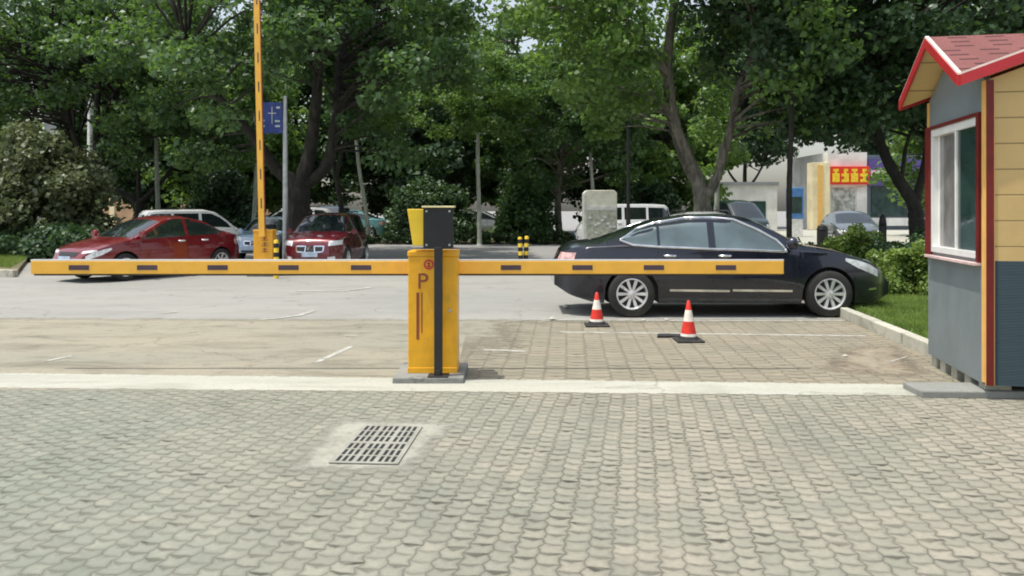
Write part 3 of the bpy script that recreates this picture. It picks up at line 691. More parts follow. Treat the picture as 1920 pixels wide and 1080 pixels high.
def make_car(name, typ, pm, loc, rz, label, group=None, scale=1., detail=2, chrome=False, spokes=10, glass='cargl', front='plain', cat='car'):
    c = CARS[typ]
    root = empty(name, loc, rz, label, cat, group, scale)
    xs = np.unique(np.concatenate([np.linspace(c['x0'], c['x1'], 90), c['x0']+np.array([.004, .012, .03, .05]), c['x1']-np.array([.004, .012, .03, .05])]+[np.linspace(wx-.42, wx+.42, 46) for wx in c['wx']]))
    zc = smooth_curve(c['top'], xs, .035); belt = smooth_curve(c['belt'], xs, .1); bot = smooth_curve(c['bot'], xs, .04)
    ra = c['r']+.05
    for wx in c['wx']:
        dd = ra**2-(xs-wx)**2; arch = np.where(dd > 0, np.sqrt(np.maximum(dd, 0))+c['r'], 0)
        bot = np.maximum(bot, arch)
    L = c['x1']-c['x0']; mid = (c['x1']+c['x0'])/2
    t = np.abs((xs-mid)/(L/2)); W = c['hw']*np.power(np.maximum(1-t**9, 0.0), .38)*(1-.05*t**2)
    W = np.maximum(W, c['hw']*.60)
    NB, NS, NTOP = 8, 14, 9
    def S(i, z):
        b = belt[i]; zz = min(z, b); y = W[i]*(1-.11*((zz-.58)/.5)**2)
        if z > b: y -= (z-b)*c['tum']
        return y
    V = []; 
    for i, x in enumerate(xs):
        ztop = zc[i]-(.05 if zc[i] < belt[i]+.12 else .075)
        zb = min(bot[i], ztop-.03); z7 = min(belt[i], ztop-.015)
        z7 = max(z7, zb+.01)
        half = []
        for j in range(3): half.append((S(i, zb)*j/3, zb))
        for j in range(NS+1):
            z = zb+(z7-zb)*j/NB if j <= NB else z7+(ztop-z7)*(j-NB)/(NS-NB)
            y = S(i, z)
            if j == NB and ztop > belt[i]+.03: y += .012
            half.append((y, z))
        ye = half[-1][0]
        for j in range(1, NTOP+1):
            y = ye*(1-j/NTOP); half.append((y, zc[i]-(zc[i]-ztop)*(y/ye)**3))
        V.append(half)
    n = len(V[0]); ring = 2*n-2
    b = MB(); vs_ = []
    for i, x in enumerate(xs):
        full = V[i]+[(-y, z) for y, z in V[i][-2:0:-1]]
        vs_ += [(x, y, z) for y, z in full]
    fs = []; mi = []
    for i in range(len(xs)-1):
        for k in range(ring):
            fs.append((i*ring+k, i*ring+(k+1) % ring, (i+1)*ring+(k+1) % ring, (i+1)*ring+k))
            mi.append(1 if (k < 3 or k >= ring-3) else 0)
    fs.append(tuple(range(ring))); fs.append(tuple((len(xs)-1)*ring+k for k in range(ring))[::-1]); mi += [0, 0]
    b.v, b.f, b.mi = vs_, fs, mi
    bvh = BVHTree.FromPolygons(vs_, fs)
    b.build('body', [pm, M['blackm']], root, smooth=42)
    def hit(o, d):
        h, nr, _, _ = bvh.ray_cast(Vector(o), Vector(d)); return h, nr
    def patch(nm, A, B, way, m, N=14, K=6, off=.004, side=1, par=root, smooth=60):
        A = np.array(A, float); B = np.array(B, float)
        def rs(P_):
            P_ = np.array(P_); s_ = np.concatenate([[0], np.cumsum(np.hypot(*np.diff(P_, axis=0).T))]); tt = np.linspace(0, s_[-1], N)
            return np.stack([np.interp(tt, s_, P_[:, 0]), np.interp(tt, s_, P_[:, 1])], 1)
        A = rs(A); B = rs(B); vo = []; vi = []
        for j in range(K):
            f_ = j/(K-1)
            for i in range(N):
                u, v = A[i]*(1-f_)+B[i]*f_
                if way == 'side': h, nr = hit((u, 3, v), (0, -1, 0))
                elif way == 'front': h, nr = hit((4, u, v), (-1, 0, 0))
                elif way == 'back': h, nr = hit((-4, u, v), (1, 0, 0))
                else: h, nr = hit((u, v, 4), (0, 0, -1))
                if h is None:
                    return None
                dref = {'side': Vector((0, 1, 0)), 'front': Vector((1, 0, 0)), 'back': Vector((-1, 0, 0)), 'top': Vector((0, 0, 1))}[way]
                if nr.dot(dref) < 0: nr = -nr
                p = h+nr*off; q = h-nr*.006
                if way == 'side' and side < 0: p.y *= -1; q.y *= -1
                vo.append(p); vi.append(q)
        g_ = MB(); nn = N*K; fs_ = []
        for j in range(K-1):
            for i in range(N-1): fs_.append((j*N+i, j*N+i+1, (j+1)*N+i+1, (j+1)*N+i))
        rim = list(range(N))+[j*N+N-1 for j in range(1, K)]+[(K-1)*N+i for i in range(N-2, -1, -1)]+[j*N for j in range(K-2, 0, -1)]
        for a_, b_ in zip(rim, rim[1:]+rim[:1]): fs_.append((a_, b_, nn+b_, nn+a_))
        g_.add(vo+vi, fs_); return g_.build(nm, m, par, smooth=smooth)
    for side in (1, -1):
        for (A, B) in c['win']:
            patch('side_window', A, B, 'side', M[glass], 18, 7, .003, side)
        if chrome:
            up = []; dn = []
            for (A, B) in c['win']: up += A; dn += B
            loop = up+dn[::-1]; pts = []
            for i in range(len(loop)):
                a_ = Vector(loop[i]); b_ = Vector(loop[(i+1) % len(loop)]); nn_ = max(1, int((b_-a_).length/.04))
                for j in range(nn_):
                    p = a_+(b_-a_)*j/nn_; h, nr = hit((p.x, 3, p.y), (0, -1, 0))
                    if h is not None: pts.append(Vector((h.x, side*(h.y+.006), h.z)))
            pts.append(pts[0]); MB().tube(pts, .019, 8).build('window_chrome', M['chrome'], root, smooth=60)
            for (xa, xb) in ((-.86, -.02), (.02, .86)):
                patch('door_chrome_strip', [(xa, .40), (xb, .39)], [(xa, .37), (xb, .36)], 'side', M['chrome'], 12, 4, .012, side)
        if detail > 0:
            # shut lines
            dx = {'sedan': (-1.02, -.25, .92), 'compact': (-1.0, -.33, .95), 'suv': (-1.0, -.25, .95), 'van': (-.98, .06, 1.3)}[typ]
            bz = float(np.interp(0, xs, belt))
            for xx in dx:
                lo = .52 if abs(xx) > .7 else .27
                if typ == 'sedan' and xx < -1: lo = .75
                patch('door_seam', [(xx, bz-.02), (xx, lo)], [(xx+.009, bz-.02), (xx+.009, lo)], 'side', M['blackm'], 10, 2, .0018, side)
            for xx in dx[:2]:
                o_ = .17
                h, nr = hit((xx+o_, 3, bz-.09), (0, -1, 0))
                if h is not None:
                    MB().tube([(h.x-.08, side*(h.y-.004), h.z), (h.x-.07, side*(h.y+.03), h.z), (h.x+.07, side*(h.y+.03), h.z), (h.x+.08, side*(h.y-.004), h.z)], .019, 8).build('door_handle', M['chrome'] if chrome or typ == 'sedan' else M['alloy'] if typ == 'compact' else pm, root, smooth=60)
            wx = c['wind'][1]-.12
            h, nr = hit((wx-.08, 3, bz+.08), (0, -1, 0))
            if h is not None:
                y = h.y
                mm = MB(); mm.tube([(h.x, side*(y-.02), bz+.04), (h.x, side*(y+.09), bz+.07)], [.03, .025], 8)
                mm.lathe([(.002, -.07), (.05, -.065), (.085, -.02), (.09, .03), (.075, .06), (.002, .062)], 16, (h.x, side*(y+.17), bz+.09), 'x')
                o = mm.build('wing_mirror', pm, root, smooth=50)
        for wx in c['wx']:
            make_wheel(c['r'], c['r']*.66, .21, spokes, root, (wx, side*(c['hw']-.115), c['r']), side)
    x_a, x_b, ya, yb_ = c['wind']
    patch('windshield', [(x_a, -ya), (x_a, 0), (x_a, ya)], [(x_b, -yb_), (x_b+.06, 0), (x_b, yb_)], 'top', M['cargl'], 16, 9, .004)
    x_a, x_b, ya, yb_ = c['rear']
    if typ in ('sedan', 'compact'):
        patch('rear_window', [(x_a, -ya), (x_a-.05, 0), (x_a, ya)], [(x_b, -yb_), (x_b, 0), (x_b, yb_)], 'top', M['cargl'], 16, 8, .004)
    else:
        bz = float(np.interp(c['x0'], xs, belt)); zt_ = max(p[1] for p in c['top'])-.22
        patch('rear_window', [(-.62, bz+.05), (.62, bz+.05)], [(-.56, zt_), (.56, zt_)], 'back', M['cargl'], 14, 7, .004)
    # lights
    if typ == 'sedan': hz, hw2 = (.70, .80), (.48, .76)
    elif typ == 'compact': hz, hw2 = (.60, .70), (.44, .72)
    elif typ == 'suv': hz, hw2 = (.72, .90), (.50, .80)
    else: hz, hw2 = (.66, .84), (.5, .74)
    for side in (1, -1):
        u0, u1 = side*hw2[0], side*hw2[1]
        if typ in ('sedan', 'compact'):
            k = 1 if typ == 'sedan' else .96
            fz = {'sedan': [(1.62, .83), (1.8, .80), (1.98, .74), (2.12, .66)], 'compact': [(1.62, .75), (1.8, .72), (1.98, .66), (2.08, .58)]}[typ]
            lz = {'sedan': [(1.62, .79), (1.8, .69), (1.98, .62), (2.12, .56)], 'compact': [(1.62, .71), (1.8, .61), (1.98, .54), (2.08, .48)]}[typ]
            patch('headlight', fz, lz, 'side', M['lamp'], 14, 6, .006, side)
            if typ == 'sedan':
                patch('tail_light', [(-2.42, .87), (-2.25, .945), (-2.06, .92), (-1.93, .80)], [(-2.42, .66), (-2.25, .65), (-2.06, .67), (-1.93, .73)], 'side', M['tail'], 12, 6, .006, side)
            else:
                patch('tail_light', [(-2.06, .86), (-1.9, .88), (-1.8, .84)], [(-2.06, .7), (-1.9, .7), (-1.8, .74)], 'side', M['tail'], 12, 6, .006, side)
        patch('headlight' if typ in ('suv', 'van') else 'headlight_front', [(u0, hz[0]+.03), (u1, hz[0]+.06)], [(u0, hz[1]-.02), (u1, hz[1]+.01)], 'front', M['lamp'], 10, 6, .007)
        patch('tail_light' if typ in ('suv', 'van') else 'tail_light_rear', [(u0*.9, .78), (u1*.94, .80)], [(u0*.9, .90), (u1*.94, .90)], 'back', M['tail'], 8, 5, .007)
    if typ == 'suv':
        gz = .74
        patch('grille', [(-.40, gz+.01), (.40, gz+.01)], [(-.36, gz-.14), (.36, gz-.14)], 'front', M['blackm'], 14, 5, .006)
        for s_ in (-1, 1):
            for (a0, b0, a1, b1) in (((s_*.12), gz+.02, s_*.38, gz+.02), (s_*.12, gz-.15, s_*.36, gz-.13)):
                patch('grille_chrome', [(a0, b0), (a1, b1)], [(a0, b0-.035), (a1, b1-.035)], 'front', M['chrome'], 10, 4, .014)
            patch('grille_chrome', [(s_*.36, gz+.01), (s_*.35, gz-.14)], [(s_*.40, gz+.01), (s_*.385, gz-.14)], 'front', M['chrome'], 8, 4, .014)
            patch('grille_chrome', [(s_*.10, gz+.01), (s_*.12, gz-.16)], [(s_*.135, gz+.01), (s_*.155, gz-.16)], 'front', M['chrome'], 8, 4, .014)
            patch('fog_light', [(s_*.5, .45), (s_*.66, .46)], [(s_*.5, .38), (s_*.66, .38)], 'front', M['lamp'], 8, 4, .008)
        h, nr = hit((4, 0, gz-.06), (-1, 0, 0))
        MB().lathe([(.045, 0), (.065, 0), (.065, .012), (.045, .012)], 24, (h.x+.004, 0, gz-.06), 'x').box(h.x+.002, h.x+.012, -.07, .07, gz-.07, gz-.05).build('emblem', M['chrome'], root, smooth=40)
        patch('lower_intake', [(-.5, .40), (.5, .40)], [(-.45, .33), (.45, .33)], 'front', M['blackm'], 12, 4, .004)
        for s_ in (-1, 1): MB().tube([(-1.5, s_*.56, 1.66), (-1.4, s_*.56, 1.70), (.1, s_*.56, 1.70), (.2, s_*.56, 1.64)], .018, 8).build('roof_rail', M['blackm'], root, smooth=60)
    else:
        patch('grille', [(-.36, .66), (.36, .66)], [(-.30, .56), (.30, .56)], 'front', M['blackm'], 12, 5, .006)
        patch('lower_intake', [(-.55, .40), (.55, .40)], [(-.5, .30), (.5, .30)], 'front', M['blackm'], 12, 4, .004)
        if typ in ('sedan', 'compact'):
            for s_ in (1, -1):
                patch('fog_light_trim', [(1.97, .40), (2.1, .41)], [(1.97, .375), (2.1, .38)], 'side', M['chrome'], 8, 3, .006, s_)
    pz = .50 if typ != 'suv' else .52
    h, nr = hit((4, 0, pz), (-1, 0, 0))
    MB().box(h.x+.0, h.x+.02, -.22, .22, pz-.07, pz+.07).build('number_plate', M['plate_w'], root, bevel=.004)
    h, nr = hit((-4, 0, pz+.2), (1, 0, 0))
    MB().box(h.x-.015, h.x+.01, -.22, .22, pz+.13, pz+.27).build('number_plate', M['plate_b'], root, bevel=.004)
    return root

def car_at(px, Y): return ((px-960)/F*Y, Y, .006)
Yc = F/134+.89
make_car('dark_sedan', 'sedan', M['p_black'], (3.07, Yc, .006), 0, 'shiny dark navy sedan with chrome window surround, parked side-on', chrome=True, glass='cargl2')
th = math.radians(180+60)
fl = Vector(((232-960)/F*17.0, 17.0)); dirv = Vector((math.cos(th), math.sin(th))); left = Vector((-dirv.y, dirv.x))
ks = .95; ctr_ = fl-dirv*1.30*ks-left*.75*ks
make_car('red_sedan', 'compact', M['p_red'], (ctr_.x, ctr_.y, .006), th, 'red sedan turned three-quarter to the viewer at the left of the road', scale=ks, spokes=7)
make_car('red_suv', 'suv', M['p_red2'], ((581-960)/F*18.9, 18.9+2.0, .006), math.radians(-90-1), 'dark red off-roader facing the viewer beside the distant gate', scale=.86, spokes=5, cat='car')
make_car('minivan', 'van', M['p_white'], (*car_at(362, 27)[:2], .006), math.radians(40), 'white minivan seen above the roof of the red sedan', scale=.83, detail=0, spokes=5)
make_car('white_hatchback', 'suv', M['p_pale'], ((474-960)/F*23.5, 25.3, .006), math.radians(-90), 'pale blue white car behind the left of the distant gate', scale=.78, detail=1, spokes=5)
make_car('white_hatchback', 'suv', M['p_white'], ((1362-960)/F*16.2, 18.0, .006), math.radians(-90), 'white car hidden behind the roof of the dark sedan', scale=.88, detail=1, spokes=5)
make_car('minivan', 'van', M['p_white'], ((1168-960)/F*34, 34.2, .006), math.radians(180), 'white minivan parked side-on behind the cream cabinet', scale=.96, detail=1, spokes=5, glass='cargl')
make_car('parked_car', 'suv', M['p_white'], ((528-960)/F*36, 37, .06), math.radians(200), 'white car parked beyond the distant gate, behind the sign pole', scale=.95, detail=0, spokes=5)
make_car('parked_car', 'suv', M['p_blue'], ((610-960)/F*37, 38, .06), math.radians(-90), 'blue grey car with its dark windscreen parked behind the forked tree', scale=.98, detail=0, spokes=5)
make_car('parked_car', 'compact', M['p_teal'], ((640-960)/F*39, 40, .06), math.radians(180), 'pale teal car right of the forked tree', scale=1, detail=0, spokes=5)
make_car('parked_car', 'compact', M['p_silver'], ((775-960)/F*46, 46, .06), math.radians(180), 'silver car half hidden behind the yellow hood of the display post', detail=0, spokes=5)
make_car('parked_car', 'compact', M['p_silver'], ((900-960)/F*42, 42, .06), math.radians(0), 'silver car behind the hedge right of the black panel', detail=0, spokes=5)
make_car('parked_car', 'van', M['p_dark'], ((1375-960)/F*36, 36, .02), math.radians(-80), 'dark green van beyond the roof of the dark sedan', scale=1.05, detail=0, spokes=5)
make_car('parked_car', 'compact', M['p_grey'], ((1622-960)/F*31, 32.5, .02), math.radians(-100), 'grey car behind the round green bush in front of the shops', scale=1.0, detail=0, spokes=5)

# ---------------------------------------------------------------- vegetation
def leaf_mesh(name, clumps, per, size, seed, flat=.6, up=.6):
    r = np.random.default_rng(seed); cc = np.array(clumps); n = len(cc)*per
    ci = np.repeat(np.arange(len(cc)), per)
    d = r.normal(size=(n, 3)); d /= np.linalg.norm(d, axis=1)[:, None]
    rad = cc[ci, 3]*np.power(r.random(n), .45)
    p = cc[ci, :3]+d*rad[:, None]*np.array([1, 1, flat])
    nn = r.normal(size=(n, 3))*.75+np.array([0, 0, up])+d*.4; nn /= np.linalg.norm(nn, axis=1)[:, None]
    a = np.cross(nn, r.normal(size=(n, 3))); a /= np.linalg.norm(a, axis=1)[:, None]; b = np.cross(nn, a)
    s = size*(.6+.8*r.random(n))[:, None]
    vs_ = np.empty((n, 4, 3)); fold = nn*s*.12
    vs_[:, 0] = p-a*s*.55; vs_[:, 1] = p-b*s*.42+fold+a*s*.06; vs_[:, 2] = p+a*s*.55; vs_[:, 3] = p+b*s*.42+fold+a*s*.06
    me = bpy.data.meshes.new(name); me.vertices.add(n*4); me.vertices.foreach_set('co', vs_.reshape(-1))
    me.loops.add(n*4); me.loops.foreach_set('vertex_index', np.arange(n*4)); me.polygons.add(n)
    me.polygons.foreach_set('loop_start', np.arange(n)*4); me.update(); return me

def crown_clumps(c, rad, n, cr, seed, low=-.55, hollow=.5):
    r = random.Random(seed); out = []
    while len(out) < n:
        v = Vector([r.uniform(-1, 1) for _ in range(3)])
        L = v.length
        if L > 1 or v.z < low: continue
        if L < hollow and r.random() < .75: continue
        v *= 1+.12*math.sin(5*math.atan2(v.y, v.x)+seed)
        out.append((c[0]+v.x*rad[0], c[1]+v.y*rad[1], c[2]+v.z*rad[2], cr*r.uniform(.6, 1.25)))
    return out
def spline(pts, n=8):
    pts = [Vector(p) for p in pts]; P_ = [pts[0]]+pts+[pts[-1]]; out = []
    for i in range(1, len(P_)-2):
        a, b, c, d = P_[i-1:i+3]
        for j in range(n):
            t = j/n; out.append(.5*((2*b)+(c-a)*t+(2*a-5*b+4*c-d)*t*t+(3*b-a-3*c+d)*t**3))
    out.append(pts[-1]); return out
def make_tree(name, label, loc, limbs, clumps, per, size, bark, leaf, seed, group=None, cat='tree', twigs=True, flat=.6, rz=0, scale=1):
    root = empty(name, loc, rz, label, cat, group, scale); b = MB(); nodes = []; r = random.Random(seed)
    for pts, r0, r1 in limbs:
        sp = spline(pts); L = len(sp)
        rr = [r0+(r1-r0)*(i/(L-1))**.8*1.0 for i in range(L)]
        if pts[0][2] < .05: rr[0] *= 1.35; rr[1] *= 1.12
        rr = [q*(1+r.uniform(-.06, .06)) for q in rr]
        b.tube(sp, rr, 11); nodes += sp[L//3:]
    if twigs:
        for cx, cy, cz, cr in clumps:
            cv = Vector((cx, cy, cz)); cand = [q for q in nodes if q.z < cz+.6] or nodes
            nb_ = min(cand, key=lambda q: (q-cv).length+.3*abs(q.z-cz+1))
            m_ = (nb_+cv)/2+Vector((r.uniform(-.2, .2), r.uniform(-.2, .2), r.uniform(-.1, .3)))
            L = (cv-nb_).length
            b.tube(spline([nb_, m_, cv], 4), [max(.012, .014+L*.011*(1-i/8)) for i in range(9)], 5, caps=False)
    b.build('trunk', bark, root, smooth=60)
    me = leaf_mesh('crown', clumps, per, size, seed, flat); me.materials.append(leaf)
    cr = bpy.data.objects.new('crown', me); COL.objects.link(cr); cr.parent = root
    return root
def px_limb(pts, Y, ox, dy=()):      # limb drawn by its look in the photo, given its own depths
    out = []
    for i, (x, y) in enumerate(pts):
        q = P(x, y, Y+(dy[i] if i < len(dy) else 0)); out.append((q.x-ox, q.y-Y, q.z))
    return out
GAPS = [(0, 235, 150, 480), (1250, 60, 1285, 200), (1376, 110, 1412, 300), (492, 185, 548, 430), (156, 190, 182, 310), (888, 255, 906, 430), (668, 270, 696, 430), (1484, 300, 1640, 460), (1245, 150, 1300, 400), (1370, 330, 1470, 420),
        (200, 345, 350, 400), (1640, 300, 1720, 440), (560, 180, 640, 340), (1104, 300, 1118, 360), (290, 260, 300, 390)]
def open_view(cl, ox, oy):
    # keep the crowns thin where the photo looks through them
    out = []
    for c_ in cl:
        Yw = oy+c_[1]; u = 960+(ox+c_[0])/Yw*F; v = HY-(c_[2]-H)/Yw*F; m_ = c_[3]*.55*F/Yw
        if not any(x0-m_ < u < x1+m_ and y0-m_ < v < y1+m_ for x0, y0, x1, y1 in GAPS): out.append(c_)
    return out
def big(px, Y, limbs, c, rad, n, label, per=130, leaf='leaf', bark='bark', seed=1, cr=.85, size=.19, low=-.55, name='plane_tree', twigs=True):
    ox = (px-960)/F*Y; LL = []
    for l in limbs:
        pts, r0, r1 = l[0], l[1], l[2]; dy = l[3] if len(l) > 3 else ()
        q = px_limb(pts, Y, ox, dy)
        if l is limbs[0]: q = [(q[0][0], q[0][1], 0)]+q
        LL.append((q, r0, r1))
    return make_tree(name, label, (ox, Y, 0), LL, open_view(crown_clumps(c, rad, n, cr, seed, low), ox, Y), int(per*1.45), size*.82, M[bark], M[leaf], seed, 'roadside trees', twigs=twigs)
# the big forked tree behind the red off-roader
big(563, 24, [([(563, 440), (560, 380), (562, 335)], .40, .33),
              ([(560, 345), (520, 318), (470, 250), (400, 170), (350, 90)], .24, .07, (0, 0, -.5, -1, -1.5)),
              ([(565, 345), (580, 290), (592, 200), (600, 80), (610, -100)], .27, .09, (0, 0, .2, .3, .5)),
              ([(572, 345), (612, 310), (630, 220), (640, 100), (700, -40)], .22, .08, (0, 0, 0, 1, 1.5))],
    (.3, 0, 6.9), (5.4, 4.8, 4.6), 230, 'big dark forked plane tree behind the red off-roader', bark='bark_d', seed=11, low=-.82)
big(640, 29, [([(638, 430), (640, 390), (632, 340), (620, 280)], .13, .08), ([(630, 330), (650, 250), (690, 150)], .09, .04)],
    (.6, 0, 7.6), (3.2, 3.2, 3.2), 80, 'slim dark tree just right of the big forked tree', bark='bark_d', seed=12)
big(184, 30, [([(186, 440), (182, 330), (180, 250), (185, 150)], .17, .10), ([(175, 330), (140, 260), (118, 190), (90, 100)], .13, .05), ([(182, 240), (230, 150), (300, 60)], .10, .04)],
    (-.6, 0, 6.9), (5.6, 4.5, 4.1), 210, 'dark tree rising behind the olive bushes at the left', leaf='leaf', bark='bark_d', seed=13, low=-.8)
big(262, 34, [([(262, 440), (262, 400), (262, 378)], .25, .2), ([(262, 382), (230, 362), (190, 340), (140, 280)], .16, .06), ([(262, 380), (290, 355), (330, 300), (350, 220)], .14, .05), ([(262, 380), (260, 330), (262, 250)], .12, .05)],
    (0, 0, 8.2), (4.6, 4, 3.9), 120, 'low forked tree before the tan wall', bark='bark_d', leaf='leaf_d', seed=14, low=-.7)
big(1320, 22, [([(1320, 440), (1318, 400), (1312, 350), (1285, 290), (1262, 220), (1252, 120), (1262, 20), (1280, -120)], .33, .09),
               ([(1318, 380), (1345, 330), (1370, 240), (1385, 160), (1412, 90), (1440, 0)], .15, .06, (0, -.2, -.3, -.4, -.5, -.6)),
               ([(1256, 150), (1200, 70), (1130, -10)], .12, .05)],
    (0, 0, 7.1), (5.2, 4.5, 4.6), 220, 'tall plane tree with a twisting mottled trunk behind the dark sedan', leaf='leaf_b', seed=15, low=-.78)
big(1716, 22, [([(1722, 460), (1718, 410), (1712, 380), (1680, 330), (1655, 280), (1640, 220), (1630, 120)], .27, .09),
               ([(1715, 385), (1735, 300), (1745, 200)], .14, .05), ([(1660, 290), (1610, 220), (1560, 160)], .09, .03), ([(1690, 340), (1700, 270), (1720, 220)], .07, .03)],
    (.0, 0, 6.8), (5.4, 4.5, 4.4), 240, 'dark leaning tree left of the guard booth', leaf='leaf_d', bark='bark_d', seed=16, low=-.85)
big(1480, 20, [([(1480, 470), (1480, 350), (1484, 220), (1486, 100), (1480, -100)], .075, .06)],
    (.4, .5, 7.4), (3.2, 3, 3.6), 120, 'straight slim dark tree right of the dark sedan roof', leaf='leaf_d', bark='bark_d', seed=17, low=-.75)
big(1048, 38, [([(1048, 430), (1046, 380), (1052, 300), (1070, 220), (1075, 100)], .2, .1), ([(1060, 260), (1100, 180), (1150, 80)], .1, .04), ([(1065, 230), (1000, 150), (960, 80)], .1, .04)],
    (.5, 0, 7.6), (5, 4.2, 5.2), 200, 'tree with a pale trunk foot behind the hedge left of the cream cabinet', leaf='leaf', seed=18, low=-.85)
# young trees with pale stems
yg = [(672, 36, [(690, 432), (684, 380), (674, 320), (668, 260)], 'young tree with a pale leaning stem right of the forked tree', 'leaf_b'),
      (897, 34.2, [(899, 432), (898, 380), (896, 310), (896, 250)], 'young tree with a straight pale stem beyond the hedge', 'leaf_b'),
      (1110, 36.5, [(1112, 430), (1112, 370), (1108, 310), (1106, 250)], 'young tree with a pale stem right behind the cream cabinet', 'leaf'),
      (1345, 28, [(1342, 430), (1344, 380), (1346, 320), (1352, 270)], 'young tree with a pale stem just right of the twisting trunk', 'leaf_b'),
      (295, 32, [(297, 430), (296, 380), (294, 320), (293, 260)], 'young tree with a pale stem above the white minivan', 'leaf'),
      (478, 33, [(474, 440), (478, 380), (480, 330), (482, 290)], 'young tree with a pale stem left of the raised boom', 'leaf')]
for i, (px, Y, pts, lab, lf) in enumerate(yg):
    big(px, Y, [(pts, .11, .075)], (.0, .3, P(0, pts[-1][1], Y).z+1.6), (2.6, 2.3, 2.2), 75, lab, leaf=lf, bark='bark_p', seed=30+i, cr=.6, size=.17, low=-.8, per=120, name='young_tree', twigs=False)
# distant row
def back_proto(seed, leaf):
    limbs = [([(0, 0, 0), (.1, 0, 2), (.0, .1, 4), (.2, 0, 7)], .25, .1), ([(0, 0, 2.6), (1, .3, 4), (2, .4, 6)], .13, .05), ([(0, 0, 2.8), (-1.1, -.3, 4.2), (-2, -.2, 6.2)], .13, .05)]
    return limbs, crown_clumps((0, 0, 6.2), (4.8, 4, 5.6), 220, .95, seed, -.97, .4)
protos = []
bt = [(60, 46, 1.1, 'distant tree behind the olive bushes at the far left'), (330, 47, 1.0, 'distant tree above the tan wall'),
      (430, 44, .95, 'dense distant tree left of the raised boom'), (560, 52, 1.1, 'distant tree behind the big forked trunk'),
      (740, 47, 1.0, 'distant tree left of the yellow hood'), (850, 53, 1.12, 'distant tree right behind the black panel'),
      (980, 49, 1.0, 'distant tree between the pale straight stem and the tree with the pale foot'), (1130, 54, 1.1, 'distant tree above the cream cabinet'),
      (1250, 45, 1.0, 'distant tree left of the twisting mottled trunk'), (1395, 66, 1.1, 'distant tree over the dark green van'), (1680, 72, 1.3, 'distant tree above the slate grey shop'),
      (1800, 44, 1.1, 'distant tree hidden behind the guard booth'), (1950, 34, 1.2, 'tree above the guard booth roof')]
hb = None
for i, (px, Y, s_, lab) in enumerate(bt):
    if i < 3:
        limbs, cl = back_proto(50+i, None)
        t = make_tree('background_tree', lab, ((px-960)/F*Y, Y, 0), limbs, cl, 110, .27, M['bark_d'], M[['leaf', 'leaf_d', 'leaf_b'][i]], 50+i, 'trees at the back of the park')
        protos.append(t)
    else:
        if 1350 < px < 1750:
            if hb is None:
                limbs, cl = back_proto(59, None); cl = [(a_, b_, c_+3.2, d_) for a_, b_, c_, d_ in cl if c_ > 1.5]
                t = hb = make_tree('background_tree', lab, (0, 0, 0), [([tuple(Vector(q)*1.0) for q in l[0]], l[1], l[2]) for l in limbs], cl, 110, .27, M['bark_d'], M['leaf_d'], 59, 'trees at the back of the park')
            else: t = copy_tree(hb); t['label'] = lab
        else:
            t = copy_tree(protos[i % 3]); t['label'] = lab
    t.location = ((px-960)/F*Y, Y, 0); t.rotation_euler = (0, 0, i*1.3); t.scale = (s_*(.9 if px > 1500 else 1),)*3
# bushes
def bush(px, Y, w_, h_, n, label, leaf, seed, size=.12, per=130, z=0, cat='bush', name='bush', zl=-1, cr=.42, group='bushes'):
    rx = w_/2; cl = []
    r = random.Random(seed)
    while len(cl) < n:
        v = Vector((r.uniform(-1, 1), r.uniform(-1, 1), r.uniform(0, 1)))
        if v.length > 1 or (v.length < .55 and r.random() < .7): continue
        k = 1+.15*math.sin(4*math.atan2(v.y, v.x)+seed)
        cl.append((v.x*rx*k, v.y*rx*k*.8, max(.15, v.z*h_-.1), cr*r.uniform(.6, 1.2)))
    limbs = [([(0, 0, 0), (r.uniform(-.2, .2)*rx, 0, h_*.3), (r.uniform(-.6, .6)*rx, r.uniform(-.4, .4)*rx, h_*.7)], .05, .02) for _ in range(4)]
    return make_tree(name, label, ((px-960)/F*Y, Y, z), limbs, cl, per, size, M['bark_d'], M[leaf], seed, group, cat, twigs=False, flat=.9)
bush(60, 25.6, 4.3, 4.3, 110, 'tall olive bush nearest the left edge, behind the red sedan bonnet', 'leaf_o', 61, .15, 170, .1, cr=.6)
bush(145, 26, 2.3, 3.4, 60, 'olive bush right of the tallest one, above the red sedan bonnet', 'leaf_o', 62, .15, 170, .1, cr=.55)
bush(-60, 25, 3.4, 3.9, 70, 'olive bush cut by the left edge of the picture', 'leaf_o', 63, .15, 150, .1, cr=.6)
bush(120, 24, 2.6, 1.0, 40, 'low dark bush under the olive bushes', 'leaf_d', 64, .12, 140, .1, cr=.4)
bush(20, 24, 3.2, .9, 40, 'low dark bush at the left edge under the olive bushes', 'leaf_d', 70, .12, 140, .1, cr=.4)
bush(985, 37.5, 3.0, 2.9, 80, 'green bush behind the hedge right of the pale straight stem', 'leaf', 65, .17, 140, .05, cr=.55)
bush(800, 41, 5, 3.0, 90, 'dark bush in the park behind the display post', 'leaf_d', 66, .18, 130, .05, cr=.6)
bush(420, 36, 3.6, 3.3, 90, 'dark bush behind the white minivan', 'leaf_d', 67, .17, 150, .05, cr=.6)
bush(1210, 42, 5, 3.0, 90, 'dark bush behind the white minivan at the cream cabinet', 'leaf_d', 68, .18, 130, .05, cr=.6)
bush(1607, 18.2, 1.75, 1.12, 60, 'round green bush beyond the bonnet of the dark sedan', 'leaf_y', 71, .075, 200, .05, cr=.22)
bush(1690, 17.4, 1.5, .95, 40, 'dark bush between the round green bush and the booth', 'leaf_d', 72, .075, 170, .05, cr=.22)
bush(1718, 13.2, 1.25, 1.05, 46, 'light green bush on the lawn beside the booth', 'leaf_y', 73, .055, 220, .08, cr=.17)
bush(1660, 14.6, 1.3, .8, 40, 'green bush on the lawn in front of the dark sedan bonnet', 'leaf_y', 74, .055, 200, .08, cr=.17)
